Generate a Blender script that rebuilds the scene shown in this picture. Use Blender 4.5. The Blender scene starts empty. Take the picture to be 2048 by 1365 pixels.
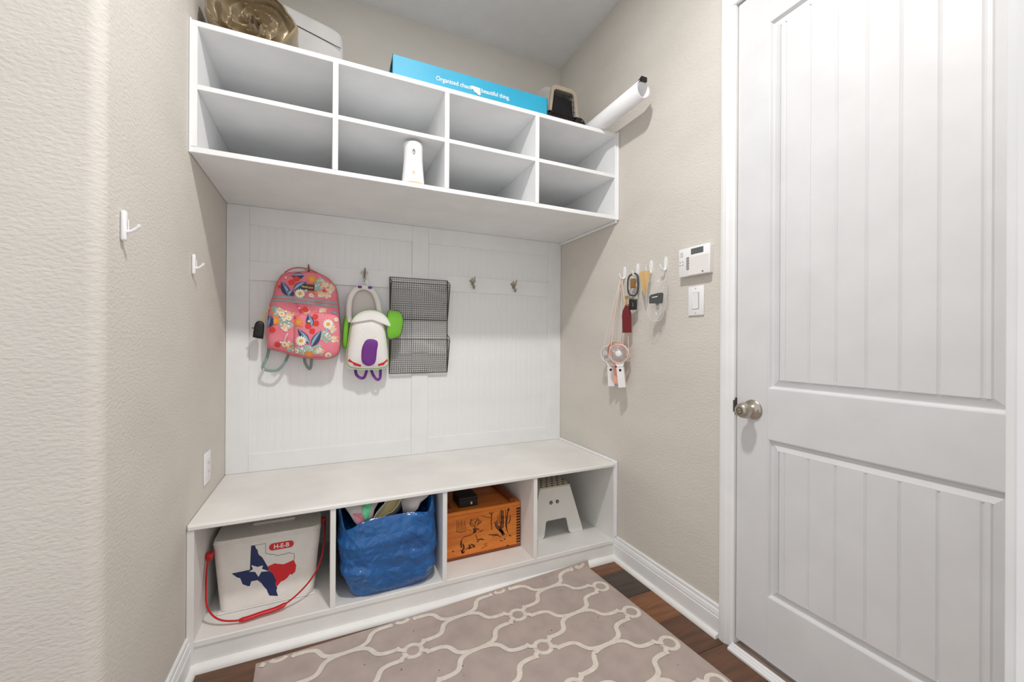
import bpy, bmesh, math, random
from mathutils import Vector, Matrix
random.seed(7)
SC = bpy.context.scene
COL = SC.collection
R = math.radians
# ------------------------------------------------------------------ camera, world, light, exposure
W, D = 1.75, 0.5487            # niche width, depth of the built-ins
HT, HB = 2.1436, 1.7079        # cubby top / underside
BT, BS = 0.4833, 0.0979        # bench top / bench inner floor
ZC = 2.8177                    # ceiling
CAM = Vector((0.4144, -2.198, 1.092)); YAW, PITCH, ROLL = 0.427, 0.0009, 0.0054
cd = bpy.data.cameras.new('camera'); cam = bpy.data.objects.new('camera', cd); COL.objects.link(cam)
cd.sensor_width = 36.0; cd.lens = 814.03 / 2048 * 36.0; cd.clip_start = 0.02
_f0 = Vector((math.sin(YAW), math.cos(YAW), 0)); _r0 = Vector((math.cos(YAW), -math.sin(YAW), 0)); _u0 = Vector((0, 0, 1))
_f = _f0 * math.cos(PITCH) + _u0 * math.sin(PITCH); _u = _u0 * math.cos(PITCH) - _f0 * math.sin(PITCH)
_r = _r0 * math.cos(ROLL) + _u * math.sin(ROLL); _u2 = _u * math.cos(ROLL) - _r0 * math.sin(ROLL)
m = Matrix((( _r.x, _u2.x, -_f.x, CAM.x), (_r.y, _u2.y, -_f.y, CAM.y), (_r.z, _u2.z, -_f.z, CAM.z), (0, 0, 0, 1)))
cam.matrix_world = m
SC.camera = cam
world = bpy.data.worlds.new('world'); SC.world = world; world.use_nodes = True
bgn = world.node_tree.nodes['Background']; bgn.inputs[0].default_value = (0.99, 0.995, 1.0, 1); bgn.inputs[1].default_value = 0.88
SC.view_settings.view_transform = 'Standard'; SC.view_settings.look = 'None'
SC.view_settings.gamma = 1.0; SC.view_settings.exposure = 0.0; SC.view_settings.use_curve_mapping = False
LAMP_POS = (0.74, -1.56, 2.79); LAMP_POWER = 28.5

# ------------------------------------------------------------------ materials
def lin(c):
    return tuple((x / 255 / 12.92) if x / 255 <= 0.04045 else ((x / 255 + 0.055) / 1.055) ** 2.4 for x in c)
MATS = {}
def mat(name, rgb, rough=0.5, metal=0.0, var=0.0, vscale=8.0, bump=0.0, bscale=200.0, stretch=(1, 1, 1), spec=0.5, sheen=0.0, coat=0.0, trans=0.0, alpha=1.0, emit=0.0, bdist=0.001, rgb2=None, detail=4.0):
    m = bpy.data.materials.new(name); m.use_nodes = True; MATS[name] = m
    nt = m.node_tree; b = nt.nodes['Principled BSDF']; L = nt.links
    c = lin(rgb) + (1,)
    b.inputs['Base Color'].default_value = c; b.inputs['Roughness'].default_value = rough; b.inputs['Metallic'].default_value = metal
    b.inputs['Specular IOR Level'].default_value = spec
    if sheen: b.inputs['Sheen Weight'].default_value = sheen
    if coat: b.inputs['Coat Weight'].default_value = coat; b.inputs['Coat Roughness'].default_value = 0.15
    if trans: b.inputs['Transmission Weight'].default_value = trans; b.inputs['IOR'].default_value = 1.12
    if alpha < 1: b.inputs['Alpha'].default_value = alpha
    if emit: b.inputs['Emission Color'].default_value = c; b.inputs['Emission Strength'].default_value = emit
    tc = nt.nodes.new('ShaderNodeTexCoord'); mp = nt.nodes.new('ShaderNodeMapping'); mp.inputs['Scale'].default_value = stretch
    L.new(tc.outputs['Object'], mp.inputs['Vector'])
    n = nt.nodes.new('ShaderNodeTexNoise'); n.inputs['Scale'].default_value = vscale; n.inputs['Detail'].default_value = detail
    L.new(mp.outputs[0], n.inputs['Vector'])
    rp = nt.nodes.new('ShaderNodeValToRGB'); L.new(n.outputs['Fac'], rp.inputs[0])
    v = max(var, 0.012)
    lo = rgb2 if rgb2 else tuple(max(0, x * (1 - v)) for x in rgb)
    hi = tuple(min(255, x * (1 + v)) for x in rgb) if not rgb2 else rgb
    rp.color_ramp.elements[0].position = 0.33; rp.color_ramp.elements[0].color = lin(lo) + (1,)
    rp.color_ramp.elements[1].position = 0.67; rp.color_ramp.elements[1].color = lin(hi) + (1,)
    L.new(rp.outputs[0], b.inputs['Base Color'])
    if bump:
        n2 = nt.nodes.new('ShaderNodeTexNoise'); n2.inputs['Scale'].default_value = bscale; n2.inputs['Detail'].default_value = 3.0
        L.new(mp.outputs[0], n2.inputs['Vector'])
        bp = nt.nodes.new('ShaderNodeBump'); bp.inputs['Strength'].default_value = bump; bp.inputs['Distance'].default_value = bdist
        L.new(n2.outputs['Fac'], bp.inputs['Height']); L.new(bp.outputs[0], b.inputs['Normal'])
    return m

mat('wall', (215, 210, 202), 0.75, bump=0.5, bscale=75, bdist=0.0035, var=0.015, vscale=3, stretch=(1, 1, 2.0), spec=0.25)
mat('ceiling', (232, 232, 233), 0.85, bump=0.3, bscale=90, bdist=0.002, spec=0.2)
mat('white', (242, 243, 244), 0.42, bump=0.08, bscale=60, bdist=0.001, spec=0.4)
mat('white_worn', (240, 239, 236), 0.5, var=0.02, vscale=5, bump=0.1, bscale=40, spec=0.35)
mat('bench_top', (232, 230, 226), 0.5, var=0.03, vscale=3.5, bump=0.08, bscale=30, spec=0.35)
mat('door_white', (222, 223, 225), 0.45, bump=0.06, bscale=40, spec=0.4)
mat('plastic_white', (244, 244, 246), 0.32, spec=0.5)
mat('plastic_cream', (238, 234, 232), 0.4)
mat('plastic_grey', (150, 150, 150), 0.4)
mat('screen', (98, 104, 104), 0.25)
mat('ink', (40, 40, 42), 0.6)
mat('black', (14, 14, 15), 0.5)
mat('black_gloss', (9, 9, 11), 0.25)
mat('dark_grey', (66, 68, 71), 0.45)
mat('nickel', (186, 178, 166), 0.28, 1.0, var=0.04, vscale=40)
mat('chrome', (200, 200, 202), 0.15, 1.0)
mat('gold', (226, 196, 110), 0.25, 1.0)
mat('bronze_wire', (84, 72, 62), 0.42, 0.6)
mat('hook_metal', (168, 160, 148), 0.3, 1.0)
mat('wood_a', (134, 84, 48), 0.36, rgb2=(98, 58, 34), vscale=5, stretch=(1.0, 9, 9), bump=0.12, bscale=30, detail=8)
mat('wood_b', (84, 66, 53), 0.36, rgb2=(56, 45, 38), vscale=5, stretch=(1.0, 9, 9), bump=0.12, bscale=30, detail=8)
mat('wood_c', (112, 74, 48), 0.36, rgb2=(78, 54, 40), vscale=5, stretch=(1.0, 9, 9), bump=0.12, bscale=30, detail=8)
mat('wood_d', (118, 80, 56), 0.36, rgb2=(90, 64, 48), vscale=5, stretch=(1.0, 9, 9), bump=0.12, bscale=30, detail=8)
mat('wood_e', (146, 96, 58), 0.36, rgb2=(110, 68, 40), vscale=5, stretch=(1.0, 9, 9), bump=0.12, bscale=30, detail=8)
mat('subfloor', (40, 28, 20), 0.8)
mat('threshold_wood', (140, 120, 108), 0.5, var=0.1, vscale=12, stretch=(6, 1, 6))
mat('rug', (181, 165, 157), 0.95, var=0.035, vscale=14, bump=0.5, bscale=420, bdist=0.0015, spec=0.1, sheen=0.2)
mat('rug_line', (225, 216, 205), 0.95, var=0.03, vscale=60, bump=0.5, bscale=420, bdist=0.0015, spec=0.1)
mat('crumb', (70, 55, 48), 0.8)
mat('teal', (38, 160, 196), 0.5, var=0.02, vscale=6)
mat('teal_dark', (24, 74, 92), 0.6)
mat('card', (196, 178, 150), 0.8)
mat('paper', (240, 240, 242), 0.6, var=0.01)
mat('paper_torn', (236, 228, 212), 0.8)
mat('bronze_satin', (150, 132, 102), 0.36, 0.25, var=0.08, vscale=18, bump=0.35, bscale=22, bdist=0.006, sheen=0.3, coat=0.25)
mat('bronze_dark', (88, 74, 54), 0.4, 0.2, var=0.1, vscale=18, sheen=0.2)
mat('grey_fabric', (196, 195, 194), 0.75, var=0.03, vscale=10, bump=0.25, bscale=26, bdist=0.006)
mat('seam', (72, 72, 74), 0.7)
mat('carrier_beige', (164, 152, 134), 0.5, var=0.03)
mat('carrier_grey', (178, 173, 166), 0.5, var=0.03)
mat('wood_box', (238, 142, 48), 0.42, rgb2=(218, 116, 34), vscale=4, stretch=(1.4, 8, 11), bump=0.06, bscale=40, detail=7, coat=0.2)
mat('wood_box_edge', (150, 74, 26), 0.45, rgb2=(112, 52, 20), vscale=6, stretch=(1.4, 8, 9), detail=7)
mat('wood_burn', (72, 36, 16), 0.6)
mat('cooler', (242, 239, 232), 0.5, var=0.012, vscale=30, bump=0.12, bscale=300)
mat('red_plastic', (206, 24, 32), 0.32)
mat('red_print', (222, 34, 42), 0.5)
mat('navy_print', (28, 46, 98), 0.5)
mat('white_print', (240, 238, 234), 0.5)
mat('stool', (240, 239, 234), 0.42, var=0.01)
mat('stool_top', (214, 208, 188), 0.6)
mat('stool_dot', (74, 60, 34), 0.6)
mat('cream', (226, 216, 166), 0.7, var=0.03)
mat('cream_out', (226, 220, 204), 0.7)
mat('film', (214, 208, 206), 0.3, var=0.04, vscale=16, bump=0.4, bscale=25, bdist=0.006)
mat('green_foil', (120, 226, 170), 0.25, 0.3, rgb2=(60, 180, 120), vscale=45)
mat('pink_foil', (212, 140, 160), 0.3, 0.2, var=0.08, vscale=20)
mat('pink', (246, 146, 160), 0.7, rgb2=(236, 122, 142), vscale=12, bump=0.25, bscale=24, bdist=0.006)
mat('pink_trim', (222, 120, 122), 0.7, var=0.05, vscale=30)
mat('sage', (132, 156, 150), 0.7, var=0.05, vscale=30)
mat('sage_band', (160, 168, 176), 0.7, var=0.05, vscale=30)
mat('p_white', (246, 240, 226), 0.75)
mat('p_yellow', (240, 178, 70), 0.75)
mat('p_orange', (244, 150, 78), 0.75)
mat('p_red', (230, 66, 52), 0.75)
mat('p_navy', (62, 70, 108), 0.75)
mat('p_blue', (146, 178, 208), 0.75)
mat('p_teal', (152, 186, 184), 0.75, rgb2=(190, 204, 192), vscale=70)
mat('p_cream', (246, 226, 196), 0.75, rgb2=(240, 190, 160), vscale=80)
mat('label_brown', (84, 50, 42), 0.6)
mat('bag_white', (240, 238, 234), 0.6, var=0.012, bump=0.15, bscale=22, bdist=0.005)
mat('bag_inner', (214, 210, 204), 0.75)
mat('lime', (118, 190, 50), 0.6, var=0.03)
mat('purple', (116, 48, 142), 0.6, var=0.04)
mat('maroon', (112, 26, 32), 0.75, bump=0.3, bscale=300)
mat('amber', (140, 96, 40), 0.35)
mat('balsa', (214, 180, 122), 0.7, rgb2=(196, 158, 100), vscale=8, stretch=(6, 6, 1), detail=6)
mat('cord_pink', (236, 206, 192), 0.6)
mat('cord_white', (232, 230, 226), 0.6)
mat('fan_pink', (236, 172, 156), 0.4)
mat('fan_white', (242, 240, 240), 0.35)
mat('clear', (250, 252, 252), 0.12, alpha=0.07, spec=0.7)
mat('clear_edge', (240, 243, 243), 0.15, alpha=0.4, spec=0.8)
mat('latch', (96, 90, 80), 0.4, 0.8)
mat('tan_base', (216, 188, 138), 0.55, var=0.04, vscale=30)
mat('lamp_glass', (255, 244, 228), 0.5, emit=6.0)

def blue_bag_material():
    m = mat('blue_poly', (24, 102, 172), 0.17, rgb2=(18, 84, 150), vscale=9, coat=0.4)
    nt = m.node_tree; b = nt.nodes['Principled BSDF']
    tc = nt.nodes.new('ShaderNodeTexCoord')
    n1 = nt.nodes.new('ShaderNodeTexNoise'); n1.inputs['Scale'].default_value = 16; n1.inputs['Detail'].default_value = 5; n1.inputs['Distortion'].default_value = 0.6
    n2 = nt.nodes.new('ShaderNodeTexVoronoi'); n2.feature = 'DISTANCE_TO_EDGE'; n2.inputs['Scale'].default_value = 24
    L = nt.links; L.new(tc.outputs['Object'], n1.inputs['Vector']); L.new(tc.outputs['Object'], n2.inputs['Vector'])
    b1 = nt.nodes.new('ShaderNodeBump'); b1.inputs['Strength'].default_value = 0.8; b1.inputs['Distance'].default_value = 0.010
    b2 = nt.nodes.new('ShaderNodeBump'); b2.inputs['Strength'].default_value = 0.55; b2.inputs['Distance'].default_value = 0.02
    L.new(n1.outputs['Fac'], b1.inputs['Height']); L.new(n2.outputs['Distance'], b2.inputs['Height']); L.new(b1.outputs[0], b2.inputs['Normal']); L.new(b2.outputs[0], b.inputs['Normal'])
blue_bag_material()

# ------------------------------------------------------------------ mesh builder
class MB:
    def __init__(s): s.v = []; s.f = []; s.mi = []; s.mats = []; s.cur = 0
    def use(s, name):
        if name not in s.mats: s.mats.append(name)
        s.cur = s.mats.index(name); return s
    def add(s, vs, fs):
        o = len(s.v); s.v += [tuple(x) for x in vs]; s.f += [tuple(i + o for i in f) for f in fs]; s.mi += [s.cur] * len(fs); return s
    def box(s, lo, hi, bev=0.0, rot=None, seg=1):
        lo = Vector(lo); hi = Vector(hi); c = (lo + hi) / 2; h = (hi - lo) / 2
        bm = bmesh.new(); bmesh.ops.create_cube(bm, size=2.0)
        for v in bm.verts: v.co = Vector((v.co.x * h.x, v.co.y * h.y, v.co.z * h.z))
        if bev: bmesh.ops.bevel(bm, geom=list(bm.edges), offset=min(bev, min(h) * 0.95), segments=seg, profile=0.5, affect='EDGES')
        bm.verts.ensure_lookup_table(); bm.verts.index_update()
        vs = [(rot @ v.co if rot else v.co) + c for v in bm.verts]; fs = [[v.index for v in f.verts] for f in bm.faces]; bm.free()
        return s.add(vs, fs)
    def prism(s, poly, a, b, ax='z'):
        # poly: 2-D points in the two other axes (order x,y,z minus ax), extruded a..b along ax
        def p(q, h): return {'x': (h, q[0], q[1]), 'y': (q[0], h, q[1]), 'z': (q[0], q[1], h)}[ax]
        n = len(poly); vs = [p(q, a) for q in poly] + [p(q, b) for q in poly]
        fs = [tuple(range(n)), tuple(range(2 * n - 1, n - 1, -1))] + [(i, i + n, (i + 1) % n + n, (i + 1) % n) for i in range(n)]
        return s.add(vs, fs)
    def tube(s, path, r, n=8, closed=False, flat=None):
        P = [Vector(p) for p in path]; k = len(P); vs = []; up = None
        rr = r if isinstance(r, (list, tuple)) else [r] * k
        for i, p in enumerate(P):
            t = (P[(i + 1) % k] - P[i - 1]) if closed else (P[min(i + 1, k - 1)] - P[max(i - 1, 0)])
            t = t.normalized() if t.length > 1e-9 else Vector((0, 0, 1))
            if up is None: up = t.cross(Vector((0, 0, 1)) if abs(t.z) < 0.9 else Vector((1, 0, 0))).normalized()
            up = (up - t * up.dot(t)).normalized(); w = t.cross(up)
            for j in range(n):
                a = 2 * math.pi * j / n
                fx, fy = flat if flat else (1, 1)
                vs.append(p + up * (rr[i] * math.cos(a) * fx) + w * (rr[i] * math.sin(a) * fy))
        fs = []
        for i in range(k if closed else k - 1):
            for j in range(n):
                fs.append((i * n + j, i * n + (j + 1) % n, ((i + 1) % k) * n + (j + 1) % n, ((i + 1) % k) * n + j))
        if not closed: fs += [tuple(range(n)), tuple(range((k - 1) * n, k * n))]
        return s.add(vs, fs)
    def lathe(s, prof, o=(0, 0, 0), ax=(0, 0, 1), n=24, caps=True):
        o = Vector(o); a = Vector(ax).normalized(); u = a.cross(Vector((0, 0, 1)) if abs(a.z) < 0.9 else Vector((1, 0, 0))).normalized(); w = a.cross(u)
        vs = [o + a * h + (u * math.cos(2 * math.pi * j / n) + w * math.sin(2 * math.pi * j / n)) * r for r, h in prof for j in range(n)]
        k = len(prof); fs = [(i * n + j, i * n + (j + 1) % n, (i + 1) * n + (j + 1) % n, (i + 1) * n + j) for i in range(k - 1) for j in range(n)]
        if caps: fs += [tuple(range(n)), tuple(range((k - 1) * n, k * n))]
        return s.add(vs, fs)
    def ribbon(s, path, wid, up, th=0.0):
        # flat strip along path, in the plane whose normal is `up`
        P = [Vector(p) for p in path]; up = Vector(up).normalized(); k = len(P); vs = []
        for i, p in enumerate(P):
            t = P[min(i + 1, k - 1)] - P[max(i - 1, 0)]; sd = t.cross(up)
            sd = sd.normalized() if sd.length > 1e-9 else Vector((1, 0, 0))
            vs += [p + sd * wid / 2, p - sd * wid / 2]
        fs = [(2 * i, 2 * i + 1, 2 * i + 3, 2 * i + 2) for i in range(k - 1)]
        if th:
            m = len(vs); vs += [v - up * th for v in vs]
            fs += [tuple(j + m for j in f[::-1]) for f in fs]
            for i in range(k - 1): fs += [(2 * i, 2 * i + 2, 2 * i + 2 + m, 2 * i + m), (2 * i + 1, 2 * i + 1 + m, 2 * i + 3 + m, 2 * i + 3)]
            fs += [(0, m, m + 1, 1), (2 * k - 2, 2 * k - 1, m + 2 * k - 1, m + 2 * k - 2)]
        return s.add(vs, fs)
    def build(s, name, material=None, parent=None, smooth=None, local=False, label=None, recalc=True, kind=None):
        me = bpy.data.meshes.new(name); me.from_pydata(s.v, [], s.f)
        ms = s.mats if s.mats else [material]
        for x in ms: me.materials.append(MATS[x])
        if s.mats:
            for p, i in zip(me.polygons, s.mi): p.material_index = i
        if recalc:
            bm = bmesh.new(); bm.from_mesh(me); bmesh.ops.recalc_face_normals(bm, faces=bm.faces); bm.to_mesh(me); bm.free()
        if smooth:
            for p in me.polygons: p.use_smooth = True
            me.set_sharp_from_angle(angle=R(smooth))
        me.update()
        o = bpy.data.objects.new(name, me); COL.objects.link(o)
        if parent is not None:
            o.parent = parent
            if not local: o.location = -base(parent)
        if label: o['label'] = label
        if kind: o['kind'] = kind
        return o
def base(o):
    v = Vector(o.location)
    while o.parent: o = o.parent; v += Vector(o.location)
    return v
def thing(name, label, cat, loc, group=None, kind=None):
    o = bpy.data.objects.new(name, None); COL.objects.link(o); o.location = loc; o.empty_display_size = 0.05
    return tag(o, label, cat, group, kind)
def tag(o, label, cat, group=None, kind=None):
    o['label'] = label; o['category'] = cat
    if group: o['group'] = group
    if kind: o['kind'] = kind
    return o
def copy_tree(o, parent=None, loc=None):
    c = o.copy(); COL.objects.link(c)
    if parent is not None: c.parent = parent
    if loc is not None: c.location = loc
    for ch in list(o.children): copy_tree(ch, c)
    return c
def box_part(name, lo, hi, material, parent, bev=0.0015, smooth=None, **k):
    return MB().box(lo, hi, bev).build(name, material, parent, smooth, **k)
def bez(p0, p1, p2, p3, n=12):
    p0, p1, p2, p3 = map(Vector, (p0, p1, p2, p3)); out = []
    for i in range(n + 1):
        t = i / n; out.append(p0 * (1 - t) ** 3 + p1 * 3 * t * (1 - t) ** 2 + p2 * 3 * t * t * (1 - t) + p3 * t ** 3)
    return out
def spline(pts, n=6, closed=False):
    P = [Vector(p) for p in pts]; k = len(P); out = []
    for i in range(k if closed else k - 1):
        a = P[(i - 1) % k] if (closed or i > 0) else P[0]; b = P[i]; c = P[(i + 1) % k]; d = P[(i + 2) % k] if (closed or i + 2 < k) else P[-1]
        for j in range(n):
            t = j / n
            out.append(0.5 * ((2 * b) + (c - a) * t + (2 * a - 5 * b + 4 * c - d) * t * t + (3 * b - a - 3 * c + d) * t ** 3))
    if not closed: out.append(P[-1])
    return out
def text_into(mb, body, size, fn, align='LEFT', shear=0.0, bold=0.0):
    cu = bpy.data.curves.new('lettering', 'FONT'); cu.body = body; cu.size = size; cu.align_x = align; cu.shear = shear; cu.offset = bold; cu.resolution_u = 3
    o = bpy.data.objects.new('lettering', cu); COL.objects.link(o)
    bpy.context.view_layer.update(); dg = bpy.context.evaluated_depsgraph_get()
    me = bpy.data.meshes.new_from_object(o.evaluated_get(dg))
    mb.add([fn(v.co.x, v.co.y) for v in me.vertices], [tuple(p.vertices) for p in me.polygons])
    bpy.data.objects.remove(o); bpy.data.curves.remove(cu); bpy.data.meshes.remove(me)
class Pillow:
    # soft slab: outline in X,Z; back at y0, bulging towards -Y by depth
    def __init__(s, outline, y0, depth, p=4.0, q=0.5, closed_spline=3):
        pts = spline([(a, 0, b) for a, b in outline], closed_spline, True); s.o = [(v.x, v.z) for v in pts]
        s.c = (sum(a for a, b in s.o) / len(s.o), sum(b for a, b in s.o) / len(s.o)); s.y0 = y0; s.d = depth; s.p = p; s.q = q
    def prof(s, rho): return max(0.0, 1 - min(rho, 1.0) ** s.p) ** s.q
    def radius(s, x, z):
        dx, dz = x - s.c[0], z - s.c[1]; n = len(s.o); best = 1e9
        if abs(dx) + abs(dz) < 1e-9: return 1.0
        for i in range(n):
            ax, az = s.o[i][0] - s.c[0], s.o[i][1] - s.c[1]; bx, bz = s.o[(i + 1) % n][0] - s.c[0], s.o[(i + 1) % n][1] - s.c[1]
            den = dx * (bz - az) - dz * (bx - ax)
            if abs(den) < 1e-12: continue
            t = (ax * (bz - az) - az * (bx - ax)) / den; u = (ax * dz - az * dx) / den
            if t > 0 and -1e-6 <= u <= 1 + 1e-6: best = min(best, t)
        return best
    def y(s, x, z):
        t = s.radius(x, z); return s.y0 - s.d * s.prof(1 / t if t > 0 else 1)
    def inside(s, x, z, lim=0.97): return 1 / s.radius(x, z) < lim
    def mesh(s, mb, back=0.012, wr=0.0):
        rh = [1.0, 0.985, 0.95, 0.9, 0.82, 0.7, 0.5, 0.25]; n = len(s.o); vs = []
        for k, rho in enumerate(rh):
            for i, (x, z) in enumerate(s.o):
                yy = s.y0 - s.d * s.prof(rho) + (wr * math.sin(i * 1.7 + k * 2.1) * (1 - rho) * 2 if wr else 0)
                vs.append((s.c[0] + (x - s.c[0]) * rho, yy, s.c[1] + (z - s.c[1]) * rho))
        vs.append((s.c[0], s.y0 - s.d, s.c[1])); fs = []
        for k in range(len(rh) - 1):
            for i in range(n): fs.append((k * n + i, k * n + (i + 1) % n, (k + 1) * n + (i + 1) % n, (k + 1) * n + i))
        k = len(rh) - 1
        for i in range(n): fs.append((k * n + i, k * n + (i + 1) % n, len(vs) - 1))
        o = len(vs); vs += [(s.c[0] + (x - s.c[0]) * 0.97, s.y0 + back, s.c[1] + (z - s.c[1]) * 0.97) for x, z in s.o]
        for i in range(n): fs.append((i, o + i, o + (i + 1) % n, (i + 1) % n))
        fs.append(tuple(o + i for i in range(n))[::-1])
        mb.add(vs, fs); return mb
    def decal(s, mb, poly, lift=0.0012, rings=(1.0, 0.66, 0.33)):
        cx = sum(a for a, b in poly) / len(poly); cz = sum(b for a, b in poly) / len(poly)
        if not s.inside(cx, cz, 0.98): return
        def cl(x, z):
            r = 1 / s.radius(x, z)
            if r > 0.985: x = s.c[0] + (x - s.c[0]) * 0.985 / r; z = s.c[1] + (z - s.c[1]) * 0.985 / r
            return (x, s.y(x, z) - lift, z)
        n = len(poly); vs = [cl(cx + (a - cx) * k, cz + (b - cz) * k) for k in rings for a, b in poly] + [cl(cx, cz)]; fs = []
        for k in range(len(rings) - 1):
            for i in range(n): fs.append((k * n + i, k * n + (i + 1) % n, (k + 1) * n + (i + 1) % n, (k + 1) * n + i))
        k = len(rings) - 1
        for i in range(n): fs.append((k * n + i, k * n + (i + 1) % n, len(vs) - 1))
        mb.add(vs, fs)
def circ(cx, cz, r, n=12, k=0.0, ph=0.0): return [(cx + r * (1 + k * math.sin(i * 2.4 + ph)) * math.cos(2 * math.pi * i / n), cz + r * (1 + k * math.sin(i * 2.4 + ph)) * math.sin(2 * math.pi * i / n)) for i in range(n)]
def star(cx, cz, r, n=12, inner=0.72): return [(cx + r * (1 if i % 2 == 0 else inner) * math.cos(math.pi * i / n), cz + r * (1 if i % 2 == 0 else inner) * math.sin(math.pi * i / n)) for i in range(2 * n)]
def leaf(p, q, w, side=0):
    p = Vector(p); q = Vector(q); d = q - p; nrm = Vector((-d.y, d.x)).normalized(); out = []
    for i in range(9):
        t = i / 8; h = w * math.sin(math.pi * t ** 0.8) if side >= 0 else 0; a = p + d * t + nrm * h; out.append((a.x, a.y))
    for i in range(7, 0, -1):
        t = i / 8; h = w * math.sin(math.pi * t ** 0.8) if side <= 0 else 0; a = p + d * t - nrm * h; out.append((a.x, a.y))
    return out
# ------------------------------------------------------------------ the setting
WY = 0.018      # drywall plane behind the panelling
# floor: subfloor + planks
fl = MB().box((-1.2, -2.6, -0.06), (1.9, 0.12, -0.012)).build('floor', 'subfloor')
tag(fl, 'mixed brown wood plank floor around the patterned rug', 'floor', kind='structure')
tones = ['wood_a', 'wood_b', 'wood_e', 'wood_c', 'wood_d', 'wood_a', 'wood_b', 'wood_d']
PW = 0.1742; y_top = -0.476 + PW * 3
plank_mesh = {}
row = 0; y = y_top
while y > -2.5:
    off = [0.35, 1.02, 0.1, 0.72, 1.3, 0.5, 0.9][row % 7]; x1 = 1.9; L_ = 1.05 + 0.35 * (off % 0.5); first = True; k = 0
    while x1 > -1.15:
        ln = L_ if not first else 0.5 + off * 0.75
        ln = min(ln, x1 + 1.18); key = (round(ln, 3), tones[(row - 3 + k * 3) % 8])
        if key not in plank_mesh:
            plank_mesh[key] = MB().box((-ln + 0.0006, -PW + 0.0006, -0.012), (-0.0006, -0.0006, 0.0), 0.0012).build('plank', key[1], fl)
            o = plank_mesh[key]
        else:
            o = plank_mesh[key].copy(); COL.objects.link(o); o.parent = fl
        o.location = (x1, y, 0.0); x1 -= ln; first = False; k += 1
    y -= PW; row += 1
ce = MB().box((-1.2, -2.6, ZC), (1.9, 0.14, ZC + 0.1)).build('ceiling', 'ceiling'); tag(ce, 'flat off-white painted ceiling above the cubbies', 'ceiling', kind='structure')
# left wall with a rounded outside corner
arc = [(-0.028 + 0.028 * math.cos(R(a)), -1.078 - 0.028 * math.sin(R(a))) for a in range(0, 91, 10)]
poly = [(0.0, 0.14)] + arc + [(-1.2, -1.106), (-1.2, -0.98), (-0.12, -0.98), (-0.12, 0.14)]
wl = MB().prism(poly, 0.0, ZC, 'z').build('wall_left', 'wall', smooth=25); tag(wl, 'textured beige wall with rounded outside corner and white outlet', 'wall', kind='structure')
wb = MB().box((0.0, WY, 0.0), (W, 0.14, ZC)).build('wall_back', 'wall'); tag(wb, 'beige wall behind and above the white cubbies', 'wall', kind='structure')
DY0, DY1, DZ = -1.2055, -1.967, 2.30     # door leaf edges and top
mb = MB(); mb.box((W, DY0 + 0.02, 0), (W + 0.12, 0.14, ZC)); mb.box((W, DY1 - 0.02, DZ + 0.02), (W + 0.12, DY0 + 0.02, ZC)); mb.box((W, -2.13, 0), (W + 0.12, DY1 - 0.02, ZC))
wr = mb.build('wall_right', 'wall'); tag(wr, 'textured beige wall with hooks, keypad and white door', 'wall', kind='structure')
wf = MB().box((1.145, -2.13, 0), (W, -2.012, ZC)).build('wall_front', 'wall'); tag(wf, 'short beige wall return closing the passage beside the door', 'wall', kind='structure')
# baseboards
def base_prof(s, x0): # profile (offset from wall, z)
    return [(x0, 0.0), (x0 + s * 0.0145, 0.0), (x0 + s * 0.0145, 0.072), (x0 + s * 0.012, 0.0745), (x0 + s * 0.012, 0.078), (x0 + s * 0.0135, 0.080), (x0 + s * 0.0105, 0.096), (x0 + s * 0.0075, 0.098), (x0 + s * 0.0075, 0.111), (x0 + s * 0.005, 0.1143), (x0, 0.1143)]
def shoe_prof(s, x0):
    r = 0.017; return [(x0, 0.0)] + [(x0 + s * r * math.cos(R(a)), r * math.sin(R(a))) for a in range(0, 91, 15)]
br = thing('baseboard_right', 'white moulded baseboard between bench and door casing', 'baseboard', (W, -0.85, 0), kind='structure')
MB().prism(base_prof(-1, W), -1.148, -D, 'y').build('board', 'white', br)
MB().prism(shoe_prof(-1, W - 0.0145), -1.148, -D - 0.002, 'y').build('shoe_moulding', 'white_worn', br, smooth=40)
bl = thing('baseboard_left', 'white moulded baseboard running from the bench to the rounded corner', 'baseboard', (0, -0.85, 0), kind='structure')
MB().prism(base_prof(1, 0.0), -1.09, -D, 'y').build('board', 'white', bl)
MB().prism(shoe_prof(1, 0.0145), -1.09, -D - 0.002, 'y').build('shoe_moulding', 'white_worn', bl, smooth=40)
MB().box((-1.2, -1.1205, 0), (0.0145, -1.106, 0.1143), 0.003).build('return_board', 'white', bl)

# door casing and jamb
CX = W - 0.016
tr = thing('trim_1', 'white moulded casing framing the panelled door', 'door casing', (W, -1.6, 0), kind='structure')
def casing_prof(y0, sg):   # plan profile, outer edge y0, sg = direction towards the opening
    return [(W, y0), (CX + 0.003, y0), (CX, y0 + sg * 0.003), (CX - 0.002, y0 + sg * 0.012), (CX - 0.002, y0 + sg * 0.026), (CX + 0.003, y0 + sg * 0.032), (CX + 0.004, y0 + sg * 0.044), (CX + 0.007, y0 + sg * 0.050), (CX + 0.009, y0 + sg * 0.054), (W, y0 + sg * 0.054)]
MB().prism(casing_prof(-1.148, -1), 0, DZ + 0.056, 'z').build('casing_leg', 'white', tr)
MB().prism(casing_prof(DY1 - 0.0575, 1), 0, DZ + 0.056, 'z').build('casing_leg', 'white', tr)
MB().box((CX + 0.002, DY1 - 0.0575, DZ + 0.004), (W, -1.148, DZ + 0.06), 0.003).build('casing_head', 'white', tr)
MB().box((W - 0.001, DY0 + 0.003, 0), (W + 0.12, DY0 + 0.02, DZ + 0.02)).build('jamb', 'white_worn', tr)
MB().box((W - 0.001, DY1 - 0.02, 0), (W + 0.12, DY1 - 0.003, DZ + 0.02)).build('jamb', 'white_worn', tr)
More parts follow.
